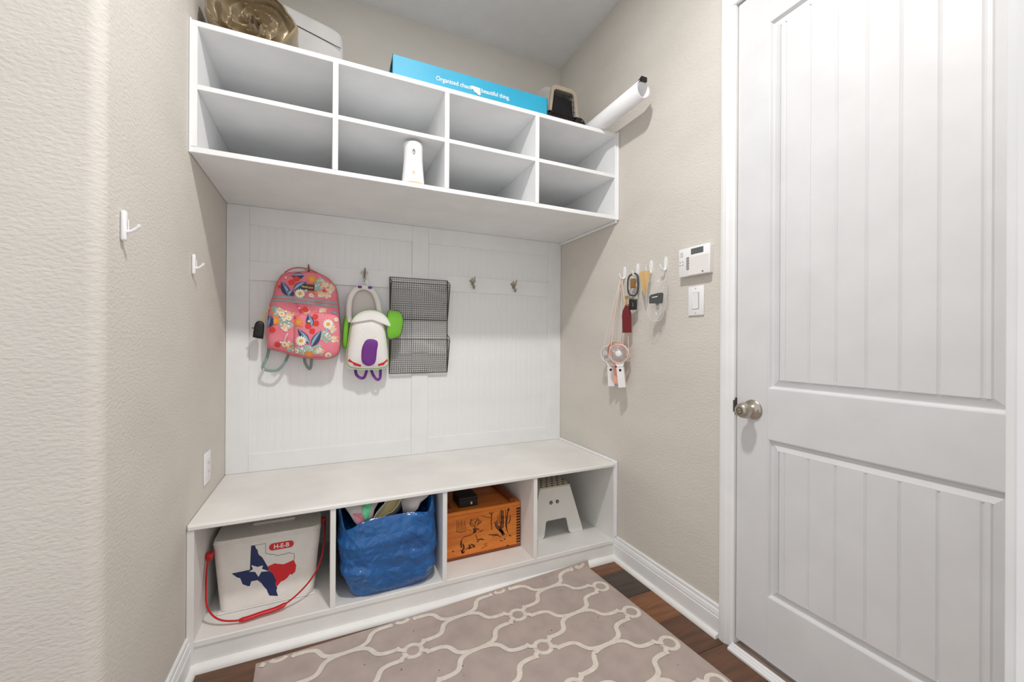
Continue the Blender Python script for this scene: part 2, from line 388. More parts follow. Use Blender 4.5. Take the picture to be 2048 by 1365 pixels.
MB().box((W - 0.001, DY1 - 0.003, DZ + 0.004), (W + 0.12, DY0 + 0.003, DZ + 0.02)).build('jamb_head', 'white_worn', tr)
# strike plate on the jamb, with its curved lip
mb = MB(); mb.box((W - 0.004, DY0 + 0.0012, 0.835), (W + 0.03, DY0 + 0.0035, 0.895), 0.0008)
lip = [(W - 0.006, DY0 + 0.002 + 0.0, 0.865 + 0.026 * math.sin(a / 8 * math.pi - math.pi / 2)) for a in range(9)]
mb.box((W - 0.012, DY0 + 0.002, 0.845), (W - 0.002, DY0 + 0.006, 0.887), 0.002)
mb.build('strike_plate', 'latch', tr)
# threshold
t2 = thing('trim_2', 'white ridged sill strip and brown threshold under the door', 'threshold', (W, -1.6, 0), kind='structure')
mb = MB()
for i in range(3): mb.prism([(W - 0.034 + i * 0.0095, 0.0), (W - 0.034 + i * 0.0095, 0.007 + 0.004 * i), (W - 0.031 + i * 0.0095, 0.010 + 0.004 * i), (W - 0.0255 + i * 0.0095, 0.010 + 0.004 * i), (W - 0.0245 + i * 0.0095, 0.0)], DY1 - 0.003, DY0 + 0.006, 'y')
mb.build('sill_strip', 'white', t2)
MB().box((W - 0.0055, DY1 - 0.003, 0.0), (W + 0.12, DY0 + 0.003, 0.016), 0.002).build('threshold_board', 'threshold_wood', t2)
# cased edge of the passage the picture looks through
t3 = thing('trim_3', 'white painted jamb of the passage next to the door', 'trim', (1.13, -2.07, 0), kind='structure')
MB().box((1.1105, -2.14, 0), (1.145, -2.010, ZC), 0.004, seg=2).build('jamb', 'white', t3, smooth=40)
MB().box((1.108, -2.14, 0), (1.1105, -2.0195, ZC), 0.001).build('stop_bead', 'white', t3)

# ------------------------------------------------------------------ door
dr = thing('door_1', 'white two-panel plank door with nickel knob', 'door', (W, -1.586, 0.03), kind='structure')
FX = W + 0.002; BX = FX + 0.035
P0, P1 = DY0 - 0.112, DY1 + 0.112           # panel openings in Y
ZP = [(0.245, 0.772), (0.938, 2.163)]       # lower / upper panel openings
DB = 0.036
box_part('stile', (FX, P0, DB), (BX, DY0, DZ), 'door_white', dr, 0.001)
box_part('stile', (FX, DY1, DB), (BX, P1, DZ), 'door_white', dr, 0.001)
box_part('bottom_rail', (FX, P1, DB), (BX, P0, ZP[0][0]), 'door_white', dr, 0)
box_part('lock_rail', (FX, P1, ZP[0][1]), (BX, P0, ZP[1][0]), 'door_white', dr, 0)
box_part('top_rail', (FX, P1, ZP[1][1]), (BX, P0, DZ), 'door_white', dr, 0)
MW, MD = 0.034, 0.003
def mould(name, z0, z1):
    # sloping moulding running round the panel opening
    steps = [(0.0, 0.0), (0.003, 0.001), (0.0065, 0.0085), (0.0085, 0.0115), (0.011, 0.0115), (MW, MD), (MW, MD + 0.008)]
    vs = []; fs = []
    for a, b in steps: vs += [(FX + b, P0 - a, z0 + a), (FX + b, P1 + a, z0 + a), (FX + b, P1 + a, z1 - a), (FX + b, P0 - a, z1 - a)]
    for k in range(len(steps) - 1):
        for i in range(4): fs.append((k * 4 + i, k * 4 + (i + 1) % 4, k * 4 + 4 + (i + 1) % 4, k * 4 + 4 + i))
    MB().add(vs, fs).build(name, 'door_white', dr)
for z0, z1 in ZP:
    mould('panel_moulding', z0, z1)
    box_part('panel_back', (FX + 0.0125, P1 + 0.002, z0 + 0.002), (BX, P0 - 0.002, z1 - 0.002), 'door_white', dr, 0)
    g = [P0 - MW] + [-1.3685 - 0.0727 * i for i in range(7)] + [P1 + MW]
    for i in range(8):
        a, b = g[i], g[i + 1]
        x0 = FX + MD - 0.0005; zz0, zz1 = z0 + MW - 0.002, z1 - MW + 0.002; c = 0.0042
        pl = [(x0 + 0.0035, a), (x0, a - c), (x0, b + c), (x0 + 0.0035, b), (x0 + 0.008, b), (x0 + 0.008, a)]
        MB().prism(pl, zz0, zz1, 'z').build('plank', 'door_white', dr)
KY, KZ = -1.266, 0.862
kn = MB().lathe([(0.0, 0.0), (0.0335, 0.0), (0.034, 0.003), (0.032, 0.006), (0.029, 0.0075), (0.020, 0.012), (0.014, 0.017), (0.0125, 0.020), (0.0125, 0.034), (0.017, 0.036), (0.0255, 0.041), (0.0270, 0.047), (0.0255, 0.056), (0.0215, 0.064), (0.0165, 0.0685), (0.0125, 0.0695), (0.0, 0.0695)], (FX, KY, KZ), (-1, 0, 0), 36).build('door_knob', 'nickel', dr, smooth=40)
mb = MB(); mb.lathe([(0.0115, 0), (0.0115, 0.0012), (0.009, 0.0012), (0.009, 0.0)], (FX - 0.0693, KY, KZ), (-1, 0, 0), 20); mb.box((FX - 0.0712, KY - 0.004, KZ - 0.0012), (FX - 0.0695, KY + 0.004, KZ + 0.0012))
mb.build('key_cylinder', 'latch', kn).location = (0, 0, 0)
mb = MB().lathe([(0.0022, 0), (0.0022, 0.001)], (FX - 0.0095, KY - 0.024, KZ), (-1, 0, 0), 10); mb.build('release_hole', 'black', kn).location = (0, 0, 0)

# ------------------------------------------------------------------ ceiling lamp (real fixture that lights the niche)
cl = thing('ceiling_light', 'round recessed ceiling light with white trim ring above the rug', 'ceiling light', (LAMP_POS[0], LAMP_POS[1], ZC))
MB().lathe([(0.072, 0.0), (0.105, 0.0), (0.105, -0.005), (0.098, -0.008), (0.076, -0.004)], (LAMP_POS[0], LAMP_POS[1], ZC), (0, 0, 1), 40, caps=False).build('trim_ring', 'white', cl, smooth=40)
MB().lathe([(0.0, 0.0), (0.073, 0.0)], (LAMP_POS[0], LAMP_POS[1], ZC - 0.002), (0, 0, 1), 40, caps=False).build('lens', 'lamp_glass', cl, recalc=False)
ld = bpy.data.lights.new('lamp', 'AREA'); ld.shape = 'DISK'; ld.size = 0.14; ld.energy = LAMP_POWER; ld.color = (1.0, 0.98, 0.955)
lo = bpy.data.objects.new('lamp', ld); COL.objects.link(lo); lo.location = (LAMP_POS[0], LAMP_POS[1], ZC - 0.012)

# ------------------------------------------------------------------ beadboard panelling
pn = thing('wall_panelling', 'white beadboard panelling in a flat frame between bench and cubbies', 'panelling', (W / 2, 0, BT))
ZR = dict(z1=1.6221, z2=1.4541, z3=1.3687, z4=0.5664); XS = dict(a=0.0891, b=0.8279, c=0.9144, d=1.6599)
FT = WY - 0.0002
for n, x0, x1 in (('stile', 0.0008, XS['a']), ('stile', XS['b'], XS['c']), ('stile', XS['d'], W - 0.0008)):
    box_part(n, (x0, 0.0, BT + 0.0006), (x1, FT, HB - 0.0006), 'white', pn, 0.0012)
for x0, x1 in ((XS['a'], XS['b']), (XS['c'], XS['d'])):
    for n, z0, z1 in (('top_rail', ZR['z1'], HB - 0.0006), ('hook_rail', ZR['z3'], ZR['z2']), ('bottom_rail', BT + 0.0006, ZR['z4'])):
        box_part(n, (x0 + 0.0003, 0.0002, z0), (x1 - 0.0003, FT, z1), 'white', pn, 0.0012)
protos = {}
for x0, x1 in ((XS['a'], XS['b']), (XS['c'], XS['d'])):
    nb = 22; wd = (x1 - x0) / nb
    for z0, z1 in ((ZR['z4'], ZR['z3']), (ZR['z2'], ZR['z1'])):
        key = (round(z1 - z0, 3), round(wd, 4))
        for i in range(nb):
            if key not in protos:
                e = 0.0026
                pl = [(0.0, 0.0011), (e, 0.0), (wd - e, 0.0), (wd, 0.0011), (wd, 0.009), (0.0, 0.009)]
                o = MB().prism(pl, 0.0, z1 - z0, 'z').build('bead_plank', 'white', pn); protos[key] = o
            else:
                o = protos[key].copy(); COL.objects.link(o); o.parent = pn
            o.location = Vector((x0 + i * wd, 0.0085, z0)) - base(pn)

# ------------------------------------------------------------------ cubby shelf
cb = thing('cubby_shelf', 'white wall cubby unit with eight open compartments under the ceiling', 'shelf', (W / 2, -D / 2, HB))
T = 0.019; F = -D
box_part('top_board', (0.001, F, HT - T), (W - 0.001, FT, HT), 'white', cb)
box_part('bottom_board', (0.001, F, HB), (W - 0.001, FT, HB + T), 'white', cb)
box_part('side_panel', (0.001, F - 0.0008, HB + T), (0.022, FT, HT - T), 'white', cb, 0.001)
box_part('side_panel', (W - 0.022, F - 0.0008, HB + T), (W - 0.001, FT, HT - T), 'white', cb, 0.001)
box_part('back_panel', (0.022, FT - 0.008, HB + T), (W - 0.022, FT, HT - T), 'white', cb, 0)
ZM = 1.9255; DV = [0.4394, 0.8642, 1.2879]
ed = [0.022] + sum([[d - T / 2, d + T / 2] for d in DV], []) + [W - 0.022]
for d in DV: box_part('divider', (d - T / 2, F - 0.0006, HB + T), (d + T / 2, FT - 0.008, HT - T), 'white', cb, 0.001)
for i in range(4): box_part('shelf_board', (ed[2 * i], F + 0.0004, ZM - 0.0085), (ed[2 * i + 1], FT - 0.008, ZM + 0.0085), 'white', cb, 0.001)
box_part('scribe_strip', (W - 0.014, F - 0.010, HB - 0.004), (W - 0.0008, F + 0.012, HT + 0.004), 'white', cb, 0.003)
box_part('scribe_strip', (W - 0.012, F + 0.002, HB - 0.014), (W - 0.0008, -0.001, HB - 0.0004), 'white', cb, 0.003)
box_part('scribe_strip', (0.0008, F - 0.004, HB - 0.002), (0.006, F + 0.012, HT + 0.003), 'white', cb, 0.001)

# ------------------------------------------------------------------ bench
bn = thing('storage_bench', 'white built-in bench with four open bays along the floor', 'bench', (W / 2, -D / 2, 0))
box_part('seat_board', (0.001, F, BT - T), (W - 0.001, FT, BT), 'bench_top', bn, 0.002)
box_part('seat_nosing', (0.003, F - 0.006, BT - T + 0.001), (W - 0.015, F + 0.0005, BT - 0.002), 'white_worn', bn, 0.0035)
box_part('side_panel', (0.001, F - 0.001, 0.0), (0.021, FT, BT - T), 'white_worn', bn, 0.001)
box_part('side_panel', (W - 0.021, F - 0.001, 0.0), (W - 0.001, FT, BT - T), 'white_worn', bn, 0.001)
box_part('base_board', (0.021, F + 0.001, BS - T), (W - 0.021, FT, BS), 'bench_top', bn, 0.001)
box_part('toe_board', (0.021, F + 0.003, 0.0), (W - 0.021, F + 0.022, BS - T), 'white_worn', bn, 0)
box_part('edge_band', (0.021, F - 0.001, BS - 0.019), (W - 0.021, F + 0.004, BS - 0.001), 'white_worn', bn, 0.001)
box_part('back_panel', (0.021, FT - 0.008, BS), (W - 0.021, FT, BT - T), 'white', bn, 0)
for d in DV: box_part('divider', (d - T / 2, F - 0.0006, BS), (d + T / 2, FT - 0.008, BT - T), 'white_worn', bn, 0.001)
MB().prism([(-D + 0.003, 0.0)] + [(-D + 0.003 - 0.024 * math.cos(R(a)), 0.022 * math.sin(R(a))) for a in range(0, 91, 15)], 0.0145, W - 0.0145, 'x').build('shoe_moulding', 'white_worn', bn, smooth=40)
box_part('scribe_strip', (W - 0.014, F - 0.009, 0.115), (W - 0.0008, F + 0.012, BT + 0.008), 'white', bn, 0.003)
box_part('scribe_strip', (W - 0.014, F + 0.012, BT - 0.001), (W - 0.0008, -0.001, BT + 0.010), 'white', bn, 0.003)
# traced outlines, metres
TX_BLUE = [(0.16, 0.32), (0.172, 0.319), (0.176, 0.307), (0.181, 0.301), (0.183, 0.289), (0.186, 0.282), (0.196, 0.272), (0.203, 0.259), (0.215, 0.234), (0.22, 0.219), (0.233, 0.204), (0.244, 0.178), (0.241, 0.165), (0.248, 0.151), (0.245, 0.142), (0.251, 0.121), (0.223, 0.129), (0.217, 0.142), (0.214, 0.152), (0.205, 0.164), (0.196, 0.179), (0.183, 0.193), (0.163, 0.193), (0.159, 0.178), (0.154, 0.178), (0.136, 0.189), (0.128, 0.212), (0.118, 0.217), (0.101, 0.234), (0.158, 0.235)]
TX_RED = [(0.215, 0.234), (0.238, 0.241), (0.25, 0.236), (0.269, 0.231), (0.302, 0.24), (0.311, 0.218), (0.308, 0.196), (0.297, 0.187), (0.29, 0.191), (0.281, 0.179), (0.269, 0.172), (0.261, 0.171), (0.247, 0.156), (0.241, 0.165), (0.244, 0.178), (0.233, 0.204), (0.22, 0.221)]
TX_LINE = [(0.172, 0.319), (0.207, 0.319), (0.208, 0.282), (0.218, 0.279), (0.226, 0.275), (0.236, 0.274), (0.243, 0.268), (0.253, 0.266), (0.258, 0.269), (0.269, 0.267), (0.277, 0.269), (0.286, 0.27), (0.295, 0.265), (0.304, 0.263), (0.304, 0.239)]
STAR = [(0.162, 0.251), (0.183, 0.24), (0.2, 0.242), (0.197, 0.23), (0.22, 0.217), (0.195, 0.22), (0.186, 0.204), (0.175, 0.224), (0.155, 0.229), (0.168, 0.235)]
HEB = [(0.221, 0.308), (0.299, 0.307), (0.227, 0.298), (0.298, 0.297)]
DEER = [([(1.04, 0.237), (1.025, 0.253), (1.017, 0.252)], 0.00147), ([(1.04, 0.237), (1.044, 0.25), (1.05, 0.262), (1.048, 0.271)], 0.00188), ([(1.032, 0.236), (1.018, 0.25), (1.023, 0.266), (1.022, 0.275)], 0.00188), ([(1.023, 0.262), (1.035, 0.269), (1.04, 0.272)], 0.00126), ([(1.05, 0.235), (1.056, 0.243), (1.07, 0.249), (1.074, 0.257)], 0.00188), ([(1.056, 0.243), (1.058, 0.258), (1.054, 0.276)], 0.00126), ([(1.066, 0.248), (1.064, 0.259), (1.061, 0.266)], 0.00105), ([(1.044, 0.25), (1.035, 0.258)], 0.00105), ([(1.041, 0.235), (1.046, 0.225), (1.058, 0.22), (1.063, 0.215)], 0.00251), ([(1.035, 0.229), (1.039, 0.215), (1.035, 0.205)], 0.0046), ([(1.044, 0.223), (1.046, 0.214), (1.042, 0.206)], 0.00377), ([(1.035, 0.207), (1.021, 0.199), (1.003, 0.198), (0.987, 0.195), (0.977, 0.184), (0.974, 0.167)], 0.00147), ([(0.977, 0.181), (0.975, 0.162), (0.98, 0.15)], 0.00377), ([(0.983, 0.167), (0.989, 0.151), (0.983, 0.133), (0.981, 0.124)], 0.00419), ([(0.976, 0.14), (0.983, 0.126), (0.994, 0.13)], 0.00335), ([(1.044, 0.197), (1.051, 0.182), (1.054, 0.166)], 0.00147), ([(1.012, 0.157), (1.019, 0.145), (1.012, 0.137)], 0.00419), ([(1.021, 0.157), (1.035, 0.15), (1.04, 0.138)], 0.00335), ([(0.994, 0.137), (1.008, 0.143), (1.026, 0.141), (1.044, 0.148)], 0.00167), ([(1.056, 0.17), (1.072, 0.171), (1.087, 0.165)], 0.00293), ([(1.049, 0.161), (1.063, 0.164)], 0.00167), ([(1.126, 0.203), (1.123, 0.24), (1.124, 0.271), (1.112, 0.29)], 0.00209), ([(1.124, 0.271), (1.126, 0.288)], 0.00147), ([(1.124, 0.273), (1.136, 0.289)], 0.00126), ([(1.124, 0.262), (1.1, 0.268), (1.072, 0.28)], 0.00105), ([(1.173, 0.29), (1.175, 0.244), (1.173, 0.204), (1.186, 0.179)], 0.0046), ([(1.182, 0.286), (1.184, 0.24), (1.182, 0.202)], 0.00377), ([(1.196, 0.288), (1.199, 0.24), (1.198, 0.208), (1.21, 0.174)], 0.00209), ([(1.211, 0.292), (1.206, 0.259), (1.201, 0.217), (1.203, 0.189)], 0.00293), ([(1.212, 0.29), (1.21, 0.279)], 0.00544), ([(1.22, 0.257), (1.218, 0.227), (1.208, 0.22)], 0.00251), ([(1.141, 0.239), (1.149, 0.213), (1.163, 0.196)], 0.00335), ([(1.15, 0.244), (1.153, 0.221), (1.168, 0.209)], 0.00209), ([(1.156, 0.27), (1.156, 0.225)], 0.00126), ([(1.163, 0.282), (1.166, 0.223)], 0.00126), ([(1.161, 0.199), (1.176, 0.185), (1.191, 0.169)], 0.00544), ([(1.158, 0.215), (1.173, 0.19), (1.183, 0.165)], 0.00377), ([(1.11, 0.184), (1.134, 0.179), (1.159, 0.177)], 0.00209), ([(1.129, 0.174), (1.154, 0.173), (1.173, 0.161)], 0.00167), ([(1.188, 0.151), (1.196, 0.145)], 0.00293), ([(1.166, 0.146), (1.183, 0.141)], 0.00167), ([(1.215, 0.164), (1.226, 0.155)], 0.00251), ([(0.955, 0.227), (0.956, 0.252), (0.954, 0.279)], 0.00084), ([(0.962, 0.227), (0.963, 0.255), (0.962, 0.274)], 0.00084), ([(0.969, 0.227), (0.97, 0.25), (0.966, 0.27)], 0.00084), ([(0.975, 0.223), (0.976, 0.253), (0.975, 0.275)], 0.00084), ([(0.982, 0.223), (0.983, 0.247), (0.979, 0.271)], 0.00084), ([(0.989, 0.223), (0.99, 0.251), (0.988, 0.266)], 0.00084), ([(0.996, 0.219), (0.997, 0.245), (0.992, 0.272)], 0.00084), ([(0.951, 0.228), (0.973, 0.221), (0.998, 0.221)], 0.00105), ([(0.998, 0.229), (1.026, 0.218)], 0.00084), ([(1.065, 0.206), (1.082, 0.212)], 0.00167), ([(1.087, 0.14), (1.101, 0.146)], 0.00126), ([(1.073, 0.127), (1.106, 0.136)], 0.00105), ([(0.934, 0.141), (0.942, 0.143)], 0.00293), ([(1.206, 0.116), (1.208, 0.104)], 0.00837)]
PB_BODY = [(0.225, 1.396), (0.245, 1.406), (0.299, 1.415), (0.36, 1.416), (0.407, 1.4), (0.439, 1.372), (0.456, 1.338), (0.464, 1.281), (0.47, 1.207), (0.474, 1.128), (0.473, 1.062), (0.461, 1.022), (0.417, 1.003), (0.363, 1.004), (0.286, 1.015), (0.227, 1.037), (0.187, 1.047), (0.17, 1.058), (0.165, 1.103), (0.166, 1.165), (0.172, 1.223), (0.179, 1.264), (0.19, 1.298), (0.2, 1.348), (0.211, 1.374)]
PB_POCKET = [(0.288, 1.203), (0.31, 1.216), (0.363, 1.222), (0.416, 1.222), (0.455, 1.213), (0.467, 1.191), (0.472, 1.127), (0.47, 1.058), (0.456, 1.024), (0.417, 1.011), (0.364, 1.012), (0.311, 1.019), (0.284, 1.029), (0.278, 1.083), (0.276, 1.145), (0.279, 1.182)]
PB_BAND1 = [(0.189, 1.287), (0.23, 1.287), (0.302, 1.282), (0.377, 1.276), (0.461, 1.269)]
PB_BAND2 = [(0.186, 1.271), (0.23, 1.271), (0.303, 1.266), (0.378, 1.259), (0.461, 1.252)]
PB_LABEL = [(0.302, 1.351), (0.362, 1.349), (0.359, 1.319), (0.299, 1.325)]
PB_POS = {'daisy': [(0.302, 1.305), (0.308, 1.089), (0.42, 1.167), (0.23, 1.209), (0.454, 1.189), (0.259, 1.19), (0.421, 1.022), (0.289, 1.042), (0.242, 1.071), (0.347, 1.299)], 'orange': [(0.35, 1.375), (0.202, 1.18), (0.294, 1.174), (0.341, 1.023), (0.267, 1.025)], 'berry': [(0.287, 1.373), (0.267, 1.355), (0.337, 1.157), (0.37, 1.17), (0.354, 1.134), (0.366, 1.201), (0.189, 1.255), (0.192, 1.139), (0.325, 1.233), (0.385, 1.244), (0.213, 1.071)], 'teal': [(0.377, 1.337), (0.385, 1.363), (0.417, 1.105), (0.405, 1.118), (0.311, 1.042), (0.341, 1.048), (0.205, 1.221), (0.23, 1.173), (0.248, 1.165), (0.375, 1.05), (0.295, 1.249), (0.274, 1.058)], 'cream': [(0.404, 1.355), (0.427, 1.331), (0.416, 1.305), (0.389, 1.308), (0.439, 1.353), (0.241, 1.198), (0.263, 1.206), (0.245, 1.148), (0.44, 1.144), (0.448, 1.097), (0.386, 1.041), (0.329, 1.225), (0.397, 1.228), (0.223, 1.221), (0.256, 1.071)]}
PB_LEAF = [[(0.255, 1.292), (0.226, 1.358)], [(0.259, 1.295), (0.273, 1.318)], [(0.277, 1.318), (0.328, 1.363)], [(0.212, 1.233), (0.195, 1.265)], [(0.212, 1.237), (0.234, 1.263)], [(0.35, 1.153), (0.336, 1.213)], [(0.341, 1.075), (0.294, 1.145)], [(0.35, 1.062), (0.392, 1.139)], [(0.185, 1.168), (0.177, 1.204)], [(0.436, 1.216), (0.461, 1.252)], [(0.408, 1.228), (0.404, 1.249)], [(0.317, 1.391), (0.265, 1.386)], [(0.178, 1.151), (0.186, 1.196)], [(0.459, 1.213), (0.432, 1.225)]]
# ------------------------------------------------------------------ rug
RA = R(2.75); RC = Vector((1.5675, -0.533, 0.0))      # far right corner, rug turned a little
ex = Vector((-math.cos(RA), -math.sin(RA), 0)); ey = Vector((math.sin(RA), -math.cos(RA), 0))
RW, RL, RT = 1.366, 1.9, 0.008
def rp(u, v, z=RT):
    p = RC + ex * u + ey * v + Vector((0, 0, z)); e = p.y + 0.573      # the far edge rides up the shoe moulding
    if e > 0: p.y = -0.573 + e * 0.3; p.z += e * 0.85
    return p
rg = thing('rug', 'taupe area rug with ivory trellis pattern on the wood floor', 'rug', rp(RW / 2, RL / 2, 0))
nu, nv = 60, 40; mb = MB(); vs = []; fs = []
def edge_h(u, v):
    e = min(u, RW - u, v, RL - v); z = RT * min(1.0, 0.45 + e / 0.02)
    return z
us = [0, 0.004, 0.012, 0.025] + [RW * i / 16 for i in range(1, 16)] + [RW - 0.025, RW - 0.012, RW - 0.004, RW]
vv = [0, 0.004, 0.012, 0.02, 0.028, 0.036, 0.044, 0.055] + [RL * i / 16 for i in range(1, 16)] + [RL - 0.025, RL - 0.012, RL - 0.004, RL]
uvs = []
for v in vv:
    for u in us: vs.append(rp(u, v, edge_h(u, v))); uvs.append((u, v))
n = len(us)
for j in range(len(vv) - 1):
    for i in range(n - 1): fs.append((j * n + i, j * n + i + 1, (j + 1) * n + i + 1, (j + 1) * n + i))
o = len(vs)
per = [i for i in range(n)] + [j * n + n - 1 for j in range(1, len(vv))] + [(len(vv) - 1) * n + i for i in range(n - 2, -1, -1)] + [j * n for j in range(len(vv) - 2, 0, -1)]
for i in per:
    e = max(0.0, (vs[i].z - edge_h(*uvs[i])))
    vs.append(Vector((vs[i].x, vs[i].y, 0.0003 + e)))
k = len(per)
for i in range(k): fs.append((per[i], per[(i + 1) % k], o + (i + 1) % k, o + i))
mb.add(vs, fs); mb.build('pile', 'rug', rg, smooth=50)
# trellis: rings at the nodes, S-shaped strands between ring and crossing
AU, AV = 0.4155, 0.1895; U0, V0 = 0.052, 0.186
mb = MB(); H = RT + 0.0012
def strip(path, wid, H):
    q = [Vector((p[0], p[1], 0)) for p in path]; prev = None
    for i in range(len(q)):
        t = q[min(i + 1, len(q) - 1)] - q[max(i - 1, 0)]; sd = Vector((-t.y, t.x, 0)).normalized() * wid / 2; a, b = q[i] + sd, q[i] - sd
        if prev:
            c = [prev[0], prev[1], b, a]
            if all(0.006 < w.x < RW - 0.006 and 0.007 < w.y < RL - 0.006 for w in c): mb.add([rp(w.x, w.y, H) for w in c], [(0, 1, 2, 3)])
        prev = (a, b)
for i in range(-1, 5):
    for j in range(-1, 12):
        cu, cv = U0 + i * AU, V0 + j * AV
        strip([(cu + 0.0295 * math.cos(R(a)), cv + 0.0295 * math.sin(R(a))) for a in range(0, 361, 12)], 0.0155, RT + 0.0006)
        for su in (-1, 1):
            for sv in (-1, 1):
                mu, mv = cu + su * AU / 2, cv + sv * AV / 2
                b = bez((0, 0, 0), (0.135, 0, 0), (0.03, 0.078, 0), (0.166, 0.0655, 0), 18)
                strip([(mu - su * p.x, mv - sv * p.y) for p in b], 0.0175, RT + 0.0008 + 0.0002 * (su + 1) + 0.0001 * (sv + 1))
                strip([(mu - su * 0.158, mv - sv * 0.058), (mu - su * 0.166, mv - sv * 0.0735), (mu - su * 0.186, mv - sv * 0.084)], 0.017, RT + 0.0016 + 0.0002 * (su + 1) + 0.0001 * (sv + 1))
lat = mb.build('trellis_pattern', 'rug_line', rg, recalc=False)
for p in lat.data.polygons:
    if p.normal.z < 0: p.flip()
mb = MB()
for i in range(26):
    u, v = random.uniform(0.05, RW - 0.1), random.uniform(0.05, 0.75); c = rp(u, v, H + 0.0004); r = random.uniform(0.0012, 0.0028)
    mb.add([c + Vector((r * math.cos(a), r * 0.8 * math.sin(a), 0)) for a in (0, 1.2, 2.4, 3.7, 5.0)] + [c + Vector((0, 0, r * 0.6))], [(a, (a + 1) % 5, 5) for a in range(5)])
mb.build('crumbs', 'crumb', rg, kind='stuff')

# ------------------------------------------------------------------ on top of the cubbies
SZ = HT
# rolled bronze cloth
fr = thing('fabric_roll', 'shiny bronze cloth bundle rolled up on top of the cubbies', 'fabric roll', (0.16, -0.36, SZ))
cx, cz, ax_, az_ = 0.163, SZ + 0.102, 0.142, 0.1015
def roll_pt(a, s, y):
    w = 1 + 0.03 * math.sin(3 * a + y * 9) + 0.02 * math.sin(7 * a + 1.3)
    z = cz + az_ * s * w * math.sin(a); x = cx + ax_ * s * w * math.cos(a)
    return x, y, max(z, SZ + 0.0012)
mb = MB(); ys = [-0.505, -0.50, -0.48, -0.44, -0.40, -0.36, -0.34, -0.335]; sc = [0.93, 0.985, 1, 1, 1, 0.99, 0.95, 0.85]; NA = 60; vs = []; fs = []
for y_, s_ in zip(ys, sc):
    for i in range(NA):
        a = 2 * math.pi * i / NA; vs.append(roll_pt(a, s_ + 0.010 * math.sin(i * 1.9 + y_ * 60), y_ + (0.006 * math.sin(5 * a) if y_ < -0.46 else 0)))
for j in range(len(ys) - 1):
    for i in range(NA): fs.append((j * NA + i, j * NA + (i + 1) % NA, (j + 1) * NA + (i + 1) % NA, (j + 1) * NA + i))
fs.append(tuple((len(ys) - 1) * NA + i for i in range(NA)))
mb.add(vs, fs); mb.build('outer_wrap', 'bronze_satin', fr, smooth=60)
# crumpled inner layers seen in the end of the roll: one folded sheet
mb = MB(); NR, NA = 46, 110; vs = []; fs = []
for j in range(NR):
    rho = 0.955 * (1 - j / (NR - 0.2))
    for i in range(NA):
        a = 2 * math.pi * i / NA
        ph = rho * 14 + a + 1.0 * math.sin(2 * a + rho * 5) + 0.6 * math.sin(4 * a - rho * 7)
        fold = abs(math.sin(ph)) ** 0.7
        y_ = -0.492 + 0.030 * fold * min(1.0, (0.97 - rho) * 6) + 0.012 * (1 - rho) + 0.007 * math.sin(7 * a + rho * 14) * (1 - rho)
        x, _, z = roll_pt(a, rho, 0); vs.append((x, y_, z))
for j in range(NR - 1):
    for i in range(NA): fs.append((j * NA + i, j * NA + (i + 1) % NA, (j + 1) * NA + (i + 1) % NA, (j + 1) * NA + i))
fs.append(tuple((NR - 1) * NA + i for i in range(NA)))
mb.add(vs, fs); mb.build('inner_folds', 'bronze_satin', fr, smooth=80)

# grey soft case
gb = thing('soft_case', 'light grey zipped fabric case beside the bronze bundle', 'bag', (0.29, -0.21, SZ))
def soft_box(mb, x0, x1, y0, y1, z0, ztop, e=0.32, nx=26, ny=16):
    # superellipse section swept in z, top height varies with x
    N = 48; zs = [0, 0.03, 0.12, 0.3, 0.55, 0.75, 0.88, 0.95, 0.985, 1.0]; sc = [0.96, 0.985, 1, 1.008, 1.01, 1.003, 0.995, 0.98, 0.955, 0.90]; vs = []; fs = []
    mx, my, hx, hy = (x0 + x1) / 2, (y0 + y1) / 2, (x1 - x0) / 2, (y1 - y0) / 2
    for t, s_ in zip(zs, sc):
        for i in range(N):
            a = 2 * math.pi * i / N; c, s2 = math.cos(a), math.sin(a)
            x = mx + hx * s_ * math.copysign(abs(c) ** e, c); y_ = my + hy * s_ * math.copysign(abs(s2) ** e, s2)
            vs.append((x, y_, z0 + (ztop(x) - z0) * t))
    for j in range(len(zs) - 1):
        for i in range(N): fs.append((j * N + i, j * N + (i + 1) % N, (j + 1) * N + (i + 1) % N, (j + 1) * N + i))
    fs += [tuple(range(N)), tuple((len(zs) - 1) * N + i for i in range(N))]
    mb.add(vs, fs)
gz = lambda x: SZ + 0.262 + (0.478 - x) * 0.22
mb = MB(); soft_box(mb, 0.10, 0.476, -0.318, -0.10, SZ + 0.0005, gz, e=0.26); body = mb.build('case_body', 'grey_fabric', gb, smooth=50)
mb = MB(); mb.tube([(x, -0.3205, gz(x) - 0.060 - 0.016 * (x - 0.1) / 0.376) for x in [0.12 + 0.0285 * i for i in range(13)]], 0.0016, 6); mb.build('zip', 'seam', gb)
mb = MB().box((0.405, -0.3265, SZ + 0.108), (0.424, -0.3195, SZ + 0.132), 0.001); mb.tube([(0.424, -0.323, SZ + 0.112), (0.431, -0.3245, SZ + 0.107), (0.437, -0.323, SZ + 0.110)], 0.0016, 6); mb.build('buckle', 'black', gb)

